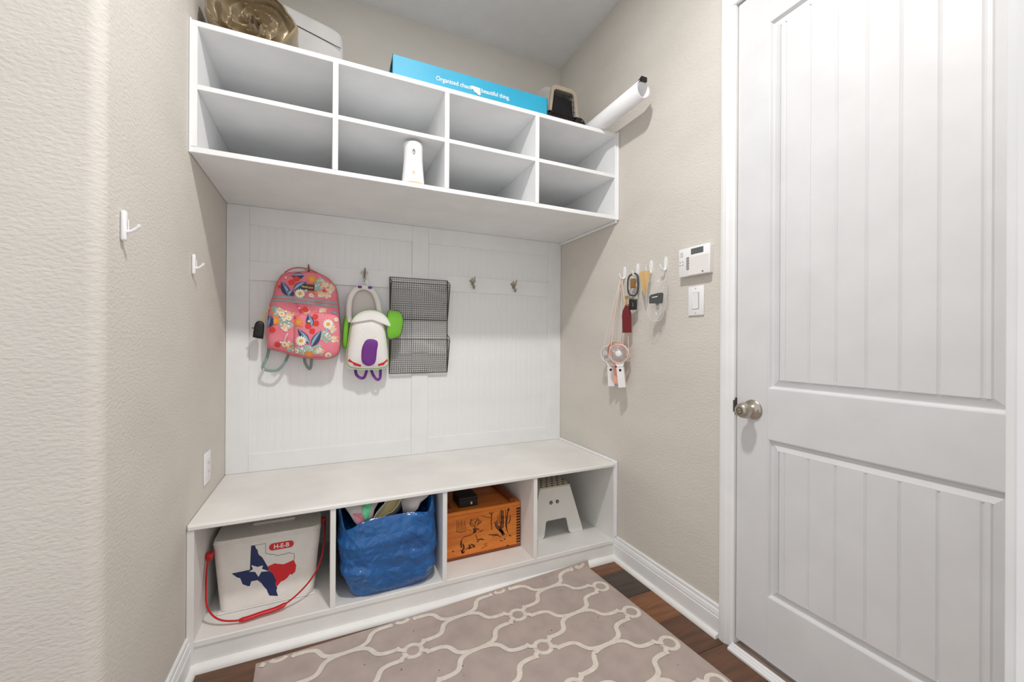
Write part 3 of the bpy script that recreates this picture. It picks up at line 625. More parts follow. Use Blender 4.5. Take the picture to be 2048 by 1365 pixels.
# long teal carton
tb = thing('cardboard_box', 'long flat teal carton with white slogan lying on the cubbies', 'box', (1.0, -0.46, SZ))
TX0, TX1, TY0, TY1, TZ1 = 0.648, 1.353, -0.52, -0.40, 2.2395
box_part('carton', (TX0, TY0, SZ + 0.0005), (TX1, TY1, TZ1), 'teal', tb, 0.0012)
mb = MB(); mb.box((TX0 - 0.0012, TY0 - 0.0008, SZ + 0.001), (TX0 + 0.0005, TY0 + 0.003, TZ1 + 0.0005)); mb.build('edge_fold', 'teal_dark', tb)
mb = MB().box((TX1 - 0.0005, TY0 - 0.0006, SZ + 0.001), (TX1 + 0.0014, TY0 + 0.006, TZ1 - 0.001)); mb.build('edge_fold', 'teal_dark', tb)
MB().add([(TX0, TY0 + 0.004, TZ1 - 0.002), (TX0 - 0.016, TY0 + 0.05, SZ + 0.001), (TX0 - 0.012, TY0 + 0.09, SZ + 0.001), (TX0, TY0 + 0.06, TZ1 - 0.006)] + [(TX0 + 0.0008, TY0 + 0.004, TZ1 - 0.002), (TX0 - 0.0148, TY0 + 0.05, SZ + 0.001), (TX0 - 0.0108, TY0 + 0.09, SZ + 0.001), (TX0 + 0.0008, TY0 + 0.06, TZ1 - 0.006)], [(0, 1, 2, 3), (7, 6, 5, 4), (0, 4, 5, 1), (2, 6, 7, 3), (1, 5, 6, 2), (3, 7, 4, 0)]).build('side_wedge', 'plastic_grey', tb)  # thin grey wedge slanting down from the carton's end
mb = MB(); text_into(mb, 'Organized chaos is a beautiful thing.', 0.0262, lambda u, v: (0.823 + u * 0.885, TY0 - 0.0008, 2.1815 + v), bold=0.0002)
mb.build('slogan', 'white_print', tb, recalc=False)
mb = MB().prism([(0.972, 2.196), (0.985, 2.1985), (1.018, 2.1965), (1.020, 2.168), (1.012, 2.1645), (1.002, 2.172), (0.992, 2.174), (0.986, 2.183), (0.977, 2.186)], TY0 - 0.0022, TY0 - 0.0010, 'y'); mb.build('torn_label', 'paper_torn', tb)

# pet carrier
pc = thing('pet_carrier', 'small beige plastic pet carrier with black wire door', 'pet carrier', (1.47, -0.30, SZ))
CX0, CX1, CFY, CBY, CTZ = 1.388, 1.552, -0.478, -0.12, 2.342
def arch(x0, x1, z0, z1, r, tap=0.0, n=8):
    p = [(x0, z0), (x0 + tap, z1 - r)]
    p += [(x0 + tap + r - r * math.cos(R(a)), z1 - r + r * math.sin(R(a))) for a in range(15, 91, 15)]
    p += [(x1 - tap - r + r * math.cos(R(a)), z1 - r + r * math.sin(R(a))) for a in range(90, 0, -15)]
    return p + [(x1 - tap, z1 - r), (x1, z0)]
o_ = arch(CX0, CX1, SZ + 0.07, CTZ, 0.03, 0.012); i_ = arch(CX0 + 0.014, CX1 - 0.014, SZ + 0.0705, CTZ - 0.014, 0.02, 0.012); n = len(o_); vs = []
SECT = [(0.0, 0.0, 0.0), (0.012, 0.0, 0.0), (0.03, 0.006, 0.004), (0.08, 0.040, 0.012), (0.16, 0.060, 0.014), (0.28, 0.055, 0.012), (0.345, 0.03, 0.004), (0.358, 0.005, 0.0)]
NS = len(SECT)
for dy, dz, dx in SECT:
    vs += [(1.47 + (a - 1.47) * (1 + dx / 0.082), CFY + dy, SZ + 0.07 + (b - SZ - 0.07) * (1 + dz / (CTZ - SZ - 0.07))) for a, b in o_]
vs += [(a, CFY, b) for a, b in i_] + [(a, CBY - 0.014, b) for a, b in i_]
fs = []
for j in range(NS - 1):
    for i in range(n - 1): fs.append((j * n + i, j * n + i + 1, (j + 1) * n + i + 1, (j + 1) * n + i))
for i in range(n - 1): fs += [(i, NS * n + i, NS * n + i + 1, i + 1), (NS * n + i, (NS + 1) * n + i, (NS + 1) * n + i + 1, NS * n + i + 1)]
fs += [tuple((NS - 1) * n + i for i in range(n)), tuple((NS + 1) * n + i for i in range(n))]
MB().add(vs, fs).build('upper_shell', 'carrier_grey', pc, smooth=35)
vs = [(a, CFY - 0.004, b) for a, b in arch(CX0 - 0.002, CX1 + 0.002, SZ + 0.07, CTZ + 0.002, 0.031, 0.012)] + [(a, CFY - 0.004, b) for a, b in arch(CX0 + 0.011, CX1 - 0.013, SZ + 0.07, CTZ - 0.018, 0.02, 0.012)]
vs += [(a, CFY + 0.010, b) for a, _, b in vs[:2 * n]]; fs = []
for i in range(n - 1): fs += [(i, i + 1, n + i + 1, n + i), (2 * n + i, 3 * n + i, 3 * n + i + 1, 2 * n + i + 1), (i, 2 * n + i, 2 * n + i + 1, i + 1), (n + i, n + i + 1, 3 * n + i + 1, 3 * n + i)]
MB().add(vs, fs).build('door_frame', 'carrier_beige', pc, smooth=35)
lb = MB(); lb.prism([(CX0 - 0.004, SZ + 0.012), (CX0 + 0.006, SZ + 0.0005), (CX1 - 0.006, SZ + 0.0005), (CX1 + 0.004, SZ + 0.012), (CX1 + 0.010, SZ + 0.064), (CX1 + 0.006, SZ + 0.070), (CX0 - 0.006, SZ + 0.070), (CX0 - 0.010, SZ + 0.064)], CFY + 0.006, CBY, 'y'); lb.build('lower_shell', 'black_gloss', pc)
MB().lathe([(0.0, 0.0), (0.034, 0.0), (0.036, 0.006), (0.032, 0.014), (0.0, 0.016)], (CX1 + 0.012, CFY + 0.012, SZ + 0.040), (0, -1, 0), 24).build('latch_ear', 'black_gloss', pc, smooth=40)
mb = MB(); mb.lathe([(0.003, 0), (0.003, 0.002)], (CX1 + 0.022, CFY - 0.005, SZ + 0.055), (0, -1, 0), 10); mb.build('rivet', 'chrome', pc)
mb = MB()
for i in range(11):
    x = CX0 + 0.022 + i * 0.0118; mb.tube([(x, CFY + 0.002, SZ + 0.008), (x, CFY + 0.002, CTZ - 0.022)], 0.0012, 5)
for i in range(7): z = SZ + 0.02 + i * 0.024; mb.tube([(CX0 + 0.014, CFY + 0.001, z), (CX1 - 0.016, CFY + 0.001, z)], 0.0012, 5)
mb.build('wire_door', 'black', pc)
mb = MB().box((CX0 + 0.016, CFY + 0.02, SZ + 0.072), (CX1 - 0.016, CFY + 0.026, CTZ - 0.04)); mb.build('dark_inside', 'black', pc)  # black sheet behind the wire door, stands in for the shaded inside
for lo_, hi_ in (((CX0 - 0.006, CFY + 0.02, SZ + 0.085), (CX0 + 0.004, CFY + 0.034, SZ + 0.104)), ((CX1 - 0.006, CFY + 0.015, SZ + 0.085), (CX1 + 0.006, CFY + 0.03, SZ + 0.100))):
    MB().box(lo_, hi_, 0.002).build('clip', 'black', pc)

# white poster roll with clip
pr = thing('poster_roll', 'white rolled poster with black binder clip jutting past the cubbies', 'poster roll', (1.655, -0.45, SZ))
prx, prz, pr_r = 1.652, SZ + 0.0385, 0.038
mb = MB(); turns = 2.35; N = 90; vs = []; fs = []
ya, yb_ = -0.832, -0.10
for i in range(N):
    t = i / (N - 1); a = math.pi * 0.62 + turns * 2 * math.pi * t; r = pr_r - 0.0065 * t + (0.004 if t < 0.02 else 0)
    for y_ in (ya + 0.0 * t, yb_): vs.append((prx + r * math.cos(a), y_, prz + r * math.sin(a)))
for i in range(N - 1): fs.append((2 * i, 2 * i + 1, 2 * i + 3, 2 * i + 2))
mb.add(vs, fs); pp = mb.build('paper', 'paper', pr, smooth=60, recalc=False)
sm = pp.modifiers.new('thickness', 'SOLIDIFY'); sm.thickness = 0.0009
mb = MB(); mb.prism([(-0.842, prz + 0.031), (-0.815, prz + 0.034), (-0.815, prz + 0.041), (-0.842, prz + 0.050)], prx - 0.018, prx + 0.012, 'x'); mb.build('binder_clip', 'black', pr)

# treat dispenser in the lower row
td = thing('treat_dispenser', 'white waisted pet camera with tan base standing in a lower cubby', 'dispenser', (0.736, -0.494, HB + T))
o_ = (0.736, -0.4935, HB + T)
MB().lathe([(0.0, 0.010), (0.0455, 0.010), (0.0445, 0.03), (0.0410, 0.07), (0.0378, 0.115), (0.0375, 0.145), (0.0388, 0.164), (0.0395, 0.172), (0.038, 0.1765), (0.033, 0.178), (0.030, 0.175), (0.0, 0.175)], o_, (0, 0, 1), 48).build('body', 'plastic_white', td, smooth=40)
MB().lathe([(0.0, 0.0005), (0.0455, 0.0005), (0.0460, 0.004), (0.0458, 0.010), (0.0, 0.010)], o_, (0, 0, 1), 48).build('base', 'tan_base', td, smooth=40)
def td_pt(az, z, off=0.0):
    pf = [(0.0445, 0.03), (0.0410, 0.07), (0.0378, 0.115), (0.0375, 0.145), (0.0388, 0.164)]
    r = pf[0][0]
    for (r0, h0), (r1, h1) in zip(pf, pf[1:]):
        if h0 <= z <= h1: r = r0 + (r1 - r0) * (z - h0) / (h1 - h0)
    a = R(-103 + az); return (o_[0] + (r + off) * math.cos(a), o_[1] + (r + off) * math.sin(a), o_[2] + z)
def td_disc(mb, az, z, rw, rh, off, n=20): mb.add([td_pt(az + rw * math.cos(2 * math.pi * i / n), z + rh * math.sin(2 * math.pi * i / n), off) for i in range(n)] + [td_pt(az, z, off + 0.0006)], [(i, (i + 1) % n, n) for i in range(n)])
mb = MB(); mb.use('plastic_grey'); td_disc(mb, 6, 0.133, 9, 0.013, 0.0006); mb.use('dark_grey'); td_disc(mb, 6, 0.133, 5.5, 0.0075, 0.0013); mb.use('plastic_white'); td_disc(mb, 5, 0.129, 3, 0.005, 0.002); mb.build('camera_lens', None, td)
mb = MB(); td_disc(mb, 6, 0.047, 7.5, 0.0065, 0.0006); mb.build('bark_button', 'tan_base', td)
# ------------------------------------------------------------------ in the bench bays
ZB = BS
# cooler
co = thing('cooler', 'cream cooler with Texas flag map and red bail handle', 'cooler', (0.22, -0.28, ZB))
def tapered(mb, z0, z1, a0, a1, r0, r1, n=6, zs=None):
    # a = (x0,x1,y0,y1) at bottom and top, rounded corners
    zs = zs or [0, 0.03, 0.97, 1.0]; ins = [0.006, 0, 0, 0.004]; vs = []; fs = []; N = 0
    for t, q in zip(zs, ins):
        x0, x1, y0, y1 = [a + (b - a) * t for a, b in zip(a0, a1)]; r = r0 + (r1 - r0) * t; x0 += q; x1 -= q; y0 += q; y1 -= q
        ring = []
        for cx_, cy_, s_ in ((x1 - r, y1 - r, 0), (x0 + r, y1 - r, 90), (x0 + r, y0 + r, 180), (x1 - r, y0 + r, 270)):
            for k in range(n + 1): a = R(s_ + 90 * k / n); ring.append((cx_ + r * math.cos(a), cy_ + r * math.sin(a), z0 + (z1 - z0) * t))
        N = len(ring); vs += ring
    for j in range(len(zs) - 1):
        for i in range(N): fs.append((j * N + i, j * N + (i + 1) % N, (j + 1) * N + (i + 1) % N, (j + 1) * N + i))
    fs += [tuple(range(N)), tuple((len(zs) - 1) * N + i for i in range(N))]
    mb.add(vs, fs)
CA0, CA1 = (0.066, 0.372, -0.428, -0.16), (0.037, 0.396, -0.402, -0.135); CZ1 = 0.336
mb = MB(); tapered(mb, ZB + 0.0005, CZ1, CA0, CA1, 0.028, 0.03); mb.build('body', 'cooler', co, smooth=35)
mb = MB(); tapered(mb, CZ1 + 0.0008, CZ1 + 0.016, (0.036, 0.397, -0.404, -0.134), (0.040, 0.393, -0.398, -0.138), 0.03, 0.03); lid = mb.build('lid', 'cooler', co, smooth=35)
mb = MB().box((0.15, -0.30, CZ1 + 0.016), (0.30, -0.20, CZ1 + 0.024), 0.004); o = mb.build('lid_grip', 'cooler', lid); o.location = (0, 0, 0)
MB().box((0.060, -0.4295, ZB + 0.0005), (0.378, -0.155, ZB + 0.006), 0.002).build('base_rim', 'plastic_cream', co)
def cf(x, z, off=0.0010):      # point on the cooler's front face
    t = (z - ZB) / (CZ1 - ZB); return (x, CA0[2] + (CA1[2] - CA0[2]) * t - off, z)
def flat_poly(mb, pts, fn):
    # triangulated, possibly concave print
    from mathutils.geometry import tessellate_polygon
    tri = tessellate_polygon([[Vector((a, b, 0)) for a, b in pts]]); mb.add([fn(a, b) for a, b in pts], tri)
mb = MB(); mb.use('navy_print'); flat_poly(mb, TX_BLUE, cf); mb.use('red_print'); flat_poly(mb, TX_RED, lambda a, b: cf(a, b, 0.0012))
mb.use('white_print'); flat_poly(mb, STAR, lambda a, b: cf(a, b, 0.0016))
mb.use('ink'); mb.ribbon([cf(a, b, 0.0012) for a, b in TX_LINE], 0.0013, (0, -1, 0.1))
mb.build('map_print', None, co, recalc=False)
mb = MB(); mb.use('red_print'); hx0, hx1, hz, hh = 0.2185, 0.3015, 0.3018, 0.0128
pill = [(hx0 + hh - hh * math.sin(R(a)), hz + hh * math.cos(R(a))) for a in range(0, 181, 15)] + [(hx1 - hh + hh * math.sin(R(a)), hz - hh * math.cos(R(a))) for a in range(0, 181, 15)]
flat_poly(mb, pill, lambda a, b: cf(a, b, 0.0013)); mb.use('white_print')
text_into(mb, 'H-E-B', 0.0215, lambda u, v: cf((hx0 + hx1) / 2 + u * 1.0, hz - 0.0075 + v, 0.0018), 'CENTER', bold=0.0006)
mb.build('logo', None, co, recalc=False)
# scratches in the print and red handle
hp = spline([(a_, b_, c_ + 0.007) for a_, b_, c_ in [(0.030, -0.405, 0.310), (0.0285, -0.425, 0.262), (0.031, -0.445, 0.205), (0.041, -0.470, 0.152), (0.078, -0.492, 0.114), (0.140, -0.508, 0.1035), (0.205, -0.500, 0.1045), (0.268, -0.490, 0.108), (0.325, -0.474, 0.135), (0.372, -0.452, 0.176), (0.400, -0.42, 0.225), (0.410, -0.35, 0.275), (0.412, -0.272, 0.3165)]], 8)
mb = MB().tube(hp, 0.0062, 8, flat=(1.0, 0.5)); hd = mb.build('bail_handle', 'red_plastic', co, smooth=50)
gp = [p for p in hp if 0.135 < p.x < 0.285 and p.y < -0.47]
mb = MB().tube(gp, [0.006] + [0.0100] * (len(gp) - 2) + [0.006], 10, flat=(1.0, 0.7)); o = mb.build('grip', 'red_plastic', hd, smooth=50); o.location = (0, 0, 0)
for x0, x1, z, ye in ((0.0235, 0.043, 0.312, -0.405), (0.393, 0.4155, 0.322, -0.275)):
    mb = MB().box((x0, ye - 0.016, z - 0.016), (x1, ye + 0.016, z + 0.011), 0.006, seg=2); mb.build('handle_ear', 'red_plastic', co, smooth=40)

# blue tote
bb = thing('tote_bag', 'big glossy blue woven plastic tote stuffed in a bench bay', 'tote bag', (0.66, -0.33, ZB))
from mathutils import noise
mb = MB(); N = 168; zs = [0, 0.01, 0.03] + [0.06 + 0.94 * i / 34 for i in range(35)]
def tote_top(a):      # rim height round the bag: front dips, sides and back high
    s_ = math.sin(a); c_ = math.cos(a)
    z = 0.384 + 0.018 * c_ + 0.012 * math.sin(c_ * 5.0 + 1.6)
    w = min(1.0, max(0.0, (s_ + 0.75) / 0.55)); w = w * w * (3 - 2 * w)
    return min(z * (1 - w) + 0.456 * w, 0.458)
def crumple(x, y_, z):
    p = Vector((x, y_, z)); k = 0.0
    for f_, am in ((7, 0.011), (19, 0.0045), (41, 0.0022)):
        v = noise.noise(Vector((p.x * f_ + 3.1, p.y * f_ * 0.5, p.z * f_ * 1.3 + p.x * f_ * 0.6))); k += am * (1 - 2.2 * abs(v)) 
    return k
vs = []; fs = []
for t in zs:
    for i in range(N):
        a = 2 * math.pi * i / N; c_, s_ = math.cos(a), math.sin(a); e = 0.36
        bul = math.sin(math.pi * min(1, t * 1.02)) ** 0.6
        x0 = 0.500 - 0.036 * min(1, t / 0.55) - 0.004 * bul; x1 = 0.818 + 0.010 * min(1, t / 0.3) + 0.012 * bul
        y0 = -0.526 - 0.010 * bul + 0.018 * max(0, t - 0.7); y1 = -0.16 + 0.01 * bul
        sc_ = 0.985 if t == 0 else 1.0
        x = (x0 + x1) / 2 + (x1 - x0) / 2 * sc_ * math.copysign(abs(c_) ** e, c_); y_ = (y0 + y1) / 2 + (y1 - y0) / 2 * sc_ * math.copysign(abs(s_) ** e, s_)
        z = ZB + 0.0008 + (tote_top(a) - ZB) * t
        if 0.005 < t:     # creases and slumps
            k = crumple(x, y_, z) * min(1, t * 8) * (0.5 if t > 0.99 else 1.0)
            nx_, ny_ = c_, s_
            if s_ < -0.2:
                for zf, am, ph in ((0.250, 0.012, 0.3), (0.205, 0.013, 1.9), (0.160, 0.010, 3.1), (0.310, 0.007, 4.2)):
                    zz = z - zf - 0.016 * math.sin(x * 14 + ph) - 0.05 * (x - 0.66) * math.sin(ph)
                    k += am * max(0.0, 0.35 + 0.65 * math.sin(x * 9 + ph * 2)) * (math.exp(-(zz / 0.034) ** 2) if zz < 0 else math.exp(-(zz / 0.013) ** 2))
            y_ += ny_ * k * 1.1; x += nx_ * k * 0.6
            if s_ < -0.3: y_ += 0.007 * math.exp(-((x - 0.668 - 0.01 * math.sin(z * 20)) / 0.006) ** 2)
        x = min(max(x, 0.4545), 0.8485); y_ = max(y_, -0.5475 if z < 0.13 else -0.560)
        vs.append((x, y_, z))
for j in range(len(zs) - 1):
    for i in range(N): fs.append((j * N + i, j * N + (i + 1) % N, (j + 1) * N + (i + 1) % N, (j + 1) * N + i))
fs.append(tuple(range(N)))
# inner lining
o_ = len(vs)
for t in (1.0, 0.7):
    for i in range(N):
        x, y_, z = vs[(len(zs) - 1) * N + i]; k = 0.985 if t == 1 else 0.9
        vs.append((0.65 + (x - 0.65) * k, -0.345 + (y_ + 0.345) * k, z - 0.002 if t == 1 else z - 0.10))
for i in range(N):
    fs.append(((len(zs) - 1) * N + i, (len(zs) - 1) * N + (i + 1) % N, o_ + (i + 1) % N, o_ + i)); fs.append((o_ + i, o_ + (i + 1) % N, o_ + N + (i + 1) % N, o_ + N + i))
fs.append(tuple(o_ + N + i for i in range(N)))
mb.add(vs, fs); mb.build('bag_body', 'blue_poly', bb, smooth=60, recalc=True)

# things poking out of the tote
def sheet(name, label, cat, pts, material, th=0.0012, extra=None):
    # bent sheet: rows of points front, solidified
    t = thing(name, label, cat, pts[0][0]); mb = MB(); m_ = len(pts[0]); vs = [p for r_ in pts for p in r_]; fs = []
    for j in range(len(pts) - 1):
        for i in range(m_ - 1): fs.append((j * m_ + i, j * m_ + i + 1, (j + 1) * m_ + i + 1, (j + 1) * m_ + i))
    o = mb.add(vs, fs).build('sheet', material, t, smooth=60, recalc=False); s_ = o.modifiers.new('thickness', 'SOLIDIFY'); s_.thickness = th; s_.offset = 0
    return t
g1 = sheet('gift_bag', 'crumpled pearly gift bag with green and pink foil sticking out of the tote', 'gift bag', [[(0.462, -0.44, 0.452), (0.50, -0.452, 0.458), (0.54, -0.46, 0.458), (0.625, -0.446, 0.458)], [(0.480, -0.468, 0.438), (0.515, -0.482, 0.44), (0.552, -0.487, 0.44), (0.612, -0.470, 0.44)], [(0.498, -0.490, 0.416), (0.525, -0.502, 0.41), (0.555, -0.506, 0.41), (0.59, -0.496, 0.418)], [(0.515, -0.497, 0.385), (0.535, -0.508, 0.36), (0.555, -0.511, 0.36), (0.58, -0.503, 0.37)]], 'film')
mb = MB().add([(0.545, -0.4905, 0.449), (0.586, -0.4845, 0.452), (0.572, -0.506, 0.415), (0.566, -0.513, 0.380), (0.558, -0.5145, 0.380), (0.548, -0.5085, 0.412)], [(0, 1, 2), (0, 2, 5), (2, 3, 4), (2, 4, 5)]); mb.build('green_foil', 'green_foil', g1, recalc=False)
mb = MB().add([(0.508, -0.4985, 0.415), (0.541, -0.509, 0.417), (0.556, -0.515, 0.380), (0.540, -0.514, 0.366), (0.520, -0.508, 0.390)], [(0, 1, 2), (0, 2, 3), (0, 3, 4)]); mb.build('pink_foil', 'pink_foil', g1, recalc=False)
# open cream pouch: flattened cone with a lens-shaped mouth facing out
pt = thing('fabric_pouch', 'cream pouch with its yellow lined mouth open in the tote', 'pouch', (0.65, -0.47, 0.40))
A = Vector((0.588, -0.513, 0.382)); B_ = Vector((0.697, -0.470, 0.4555)); dv = B_ - A; nrm = Vector((-dv.z, 0, dv.x)).normalized(); fwd = Vector((0.1, -0.7, 0.55)).normalized()
mouth = []
for i in range(28):
    a = 2 * math.pi * i / 28; t = 0.5 - 0.5 * math.cos(a); wdt = 0.023 * math.sin(a) * (1.25 if t > 0.5 else 0.9)
    mouth.append(A + dv * t + nrm * wdt + fwd * (0.003 if math.sin(a) < 0 else -0.006))
inn = [A + (p - A) * 0.86 + Vector((0.012, 0.05, -0.012)) for p in mouth]; out = [p + Vector((0.01, 0.055, -0.05)) + nrm * 0.004 * math.sin(i) for i, p in enumerate(mouth)]
N = 28; vs = mouth + inn; fs = [(i, (i + 1) % N, N + (i + 1) % N, N + i) for i in range(N)] + [tuple(range(N, 2 * N))]
MB().add(vs, fs).build('lining', 'cream', pt, smooth=50)
vs = [p * 1.0 for p in mouth] + out; fs = [(i, (i + 1) % N, N + (i + 1) % N, N + i) for i in range(N)] + [tuple(range(N, 2 * N))]
MB().add(vs, fs).build('outside', 'cream_out', pt, smooth=50)
MB().tube(mouth, 0.0018, 6, closed=True).build('rim', 'cream_out', pt, smooth=50)
sheet('plastic_bag', 'crumpled white plastic bag beside the cream pouch in the tote', 'plastic bag', [[(0.692, -0.41, 0.455), (0.735, -0.44, 0.458), (0.77, -0.45, 0.460), (0.832, -0.44, 0.461)], [(0.698, -0.445, 0.443), (0.738, -0.470, 0.440), (0.77, -0.475, 0.448), (0.832, -0.466, 0.449)], [(0.700, -0.470, 0.420), (0.738, -0.492, 0.416), (0.765, -0.492, 0.428), (0.808, -0.480, 0.432)], [(0.704, -0.485, 0.385), (0.738, -0.505, 0.38), (0.76, -0.503, 0.395), (0.775, -0.49, 0.415)]], 'film')

# wooden box with burnt-in deer scene
wb2 = thing('wooden_box', 'orange wooden box with deer scene and finger joints', 'box', (1.08, -0.27, ZB))
WX0, WX1, WY0, WY1, WZ1 = 0.884, 1.274, -0.416, -0.14, 0.3155
box_part('front_board', (WX0, WY0, ZB + 0.014), (WX1 - 0.0, WY0 + 0.016, WZ1 - 0.018), 'wood_box', wb2, 0.001)
box_part('back_board', (WX0, WY1 - 0.016, ZB + 0.014), (WX1, WY1, WZ1 - 0.018), 'wood_box', wb2, 0.001)
box_part('end_board', (WX0, WY0 + 0.016, ZB + 0.014), (WX0 + 0.014, WY1 - 0.016, WZ1 - 0.018), 'wood_box', wb2, 0.001)
box_part('end_board', (WX1 - 0.014, WY0 + 0.016, ZB + 0.014), (WX1, WY1 - 0.016, WZ1 - 0.018), 'wood_box', wb2, 0.001)
box_part('bottom_board', (WX0 - 0.002, WY0 - 0.002, ZB + 0.0005), (WX1 + 0.002, WY1 + 0.002, ZB + 0.014), 'wood_box_edge', wb2, 0.002)
lid = box_part('lid_board', (WX0 - 0.001, WY0 - 0.001, WZ1 - 0.018), (WX1 + 0.001, WY1, WZ1), 'wood_box', wb2, 0.003)
for x in (WX0 + 0.026, WX1 - 0.052):
    o = MB().box((x, WY0 + 0.004, WZ1 + 0.0002), (x + 0.026, WY1 - 0.01, WZ1 + 0.018), 0.002).build('lid_batten', 'wood_box_edge', lid); o.location = (0, 0, 0)
k = 13
for i in range(k):
    z = ZB + 0.020 + i * (WZ1 - 0.018 - ZB - 0.026) / k
    MB().box((WX1 - 0.020, WY0 - 0.0008, z), (WX1 + 0.0005, WY0 + 0.004, z + 0.0085)).build('finger_joint', 'wood_burn', wb2)
mb = MB()
for pth, wd_ in DEER:
    q = spline([(a, WY0 - 0.0012, b) for a, b in pth], 4); m_ = len(q)
    vs = []
    for i, p in enumerate(q):
        t = q[min(i + 1, m_ - 1)] - q[max(i - 1, 0)]; sd = Vector((-t.z, 0, t.x)); sd = sd.normalized() if sd.length > 0 else Vector((1, 0, 0)); wv = wd_ * 1.9 * (0.45 + 0.55 * math.sin(math.pi * (0.12 + 0.76 * i / (m_ - 1)))) * (1 + 0.25 * math.sin(i * 2.7))
        vs += [p + sd * wv / 2, p - sd * wv / 2]
    mb.add(vs, [(2 * i, 2 * i + 1, 2 * i + 3, 2 * i + 2) for i in range(m_ - 1)])
o = mb.build('deer_print', 'wood_burn', wb2, recalc=False, kind='stuff')
# small black box on it
kb = thing('small_box', 'little black carton standing on the lid of the wooden box', 'box', (1.022, -0.33, WZ1))
rz = Matrix.Rotation(R(-3), 3, 'Z')
kz = WZ1 + 0.0006
mb = MB().box((0.9775, -0.379, kz), (1.0675, -0.272, kz + 0.034), 0.0015); mb.build('carton', 'black', kb)
mb = MB().box((0.9765, -0.380, kz + 0.0342), (1.0685, -0.271, kz + 0.046), 0.0015); mb.build('carton_lid', 'black_gloss', kb)
mb = MB(); text_into(mb, '8', 0.016, lambda u, v: (1.033 + u, -0.3797, kz + 0.010 + v), bold=0.0008); mb.build('printed_mark', 'white_print', kb, recalc=False)

# step stool
st = thing('step_stool', 'white folding step stool with dotted tread in a bench bay', 'step stool', (1.492, -0.30, ZB))
SXc, SFY, SBY, STZ = 1.490, -0.402, -0.185, 0.342
def stool_panel(name, yf, yt, sgn):
    # A-shaped leg panel: polygon in X,Z with an arch cut out, leaning in Y, with a rolled rim
    zt = STZ - 0.002; ow, tw = 0.157, 0.085
    P = [(-ow, 0.0), (-0.083, 0.0), (-0.074, 0.012), (-0.062, 0.076), (-0.054, 0.084), (0.054, 0.084), (0.062, 0.076), (0.074, 0.012), (0.083, 0.0), (ow, 0.0), (ow - 0.003, 0.014), (tw + 0.006, zt - ZB - 0.010), (tw, zt - ZB), (-tw, zt - ZB), (-tw - 0.006, zt - ZB - 0.010), (-ow + 0.003, 0.014)]
    def p3(a, b, off): t = b / (zt - ZB); return (SXc + a, yf + (yt - yf) * t + off * sgn, ZB + 0.0006 + b)
    n = len(P); from mathutils.geometry import tessellate_polygon
    tri = tessellate_polygon([[Vector((a, b, 0)) for a, b in P]])
    vs = [p3(a, b, 0) for a, b in P] + [p3(a, b, 0.004) for a, b in P]
    fs = [tuple(t) for t in tri] + [tuple(i + n for i in t[::-1]) for t in tri] + [(i, (i + 1) % n, n + (i + 1) % n, n + i) for i in range(n)]
    o = MB().add(vs, fs).build(name, 'stool', st)
    rim = [p3(a, b, 0.001) for a, b in P[:13]] ; rim = [Vector(p) for p in [p3(a, max(b, 0.0028), 0.0015) for a, b in P]]
    r = MB().tube(rim, 0.0026, 6, closed=True).build('rim', 'stool', o, smooth=60); r.location = (0, 0, 0)
    return o
stool_panel('leg_panel', SFY, SFY + 0.022, 1); stool_panel('leg_panel', SBY, SBY - 0.022, -1)
box_part('side_wall', (SXc - 0.088, SFY + 0.03, STZ - 0.075), (SXc - 0.083, SBY - 0.03, STZ - 0.004), 'stool', st)
box_part('side_wall', (SXc + 0.083, SFY + 0.03, STZ - 0.075), (SXc + 0.088, SBY - 0.03, STZ - 0.004), 'stool', st)
trd = MB().box((SXc - 0.091, SFY + 0.018, STZ - 0.004), (SXc + 0.091, SBY - 0.018, STZ + 0.006), 0.004, seg=2).build('tread', 'stool_top', st, smooth=40)
dp = None
for i in range(6):
    for j in range(6):
        x = SXc - 0.080 + i * 0.033 + (0.0165 if j % 2 else 0); y_ = SFY + 0.028 + j * 0.030
        if x > SXc + 0.085: continue
        if dp is None:
            dp = MB().lathe([(0.0066, 0.0), (0.0060, 0.0012), (0.0, 0.0014)], (0, 0, 0), (0, 0, 1), 10).build('grip_dot', 'stool_dot', trd, local=True); o = dp
        else: o = dp.copy(); COL.objects.link(o); o.parent = trd
        o.location = (x, y_, STZ + 0.0058)
for x in (1.4625, 1.4995):
    mb = MB(); mb.lathe([(0.0, 0), (0.0088, 0), (0.0088, 0.002), (0.0, 0.0025)], (x, SFY + 0.0145, 0.268), (0, -1, 0.1), 18); bt = mb.build('lock_button', 'latch', st, smooth=40)
    mb = MB().lathe([(0.004, 0), (0.004, 0.0012)], (x, SFY + 0.012, 0.268), (0, -1, 0.1), 12); o = mb.build('button_centre', 'nickel', bt); o.location = (0, 0, 0)
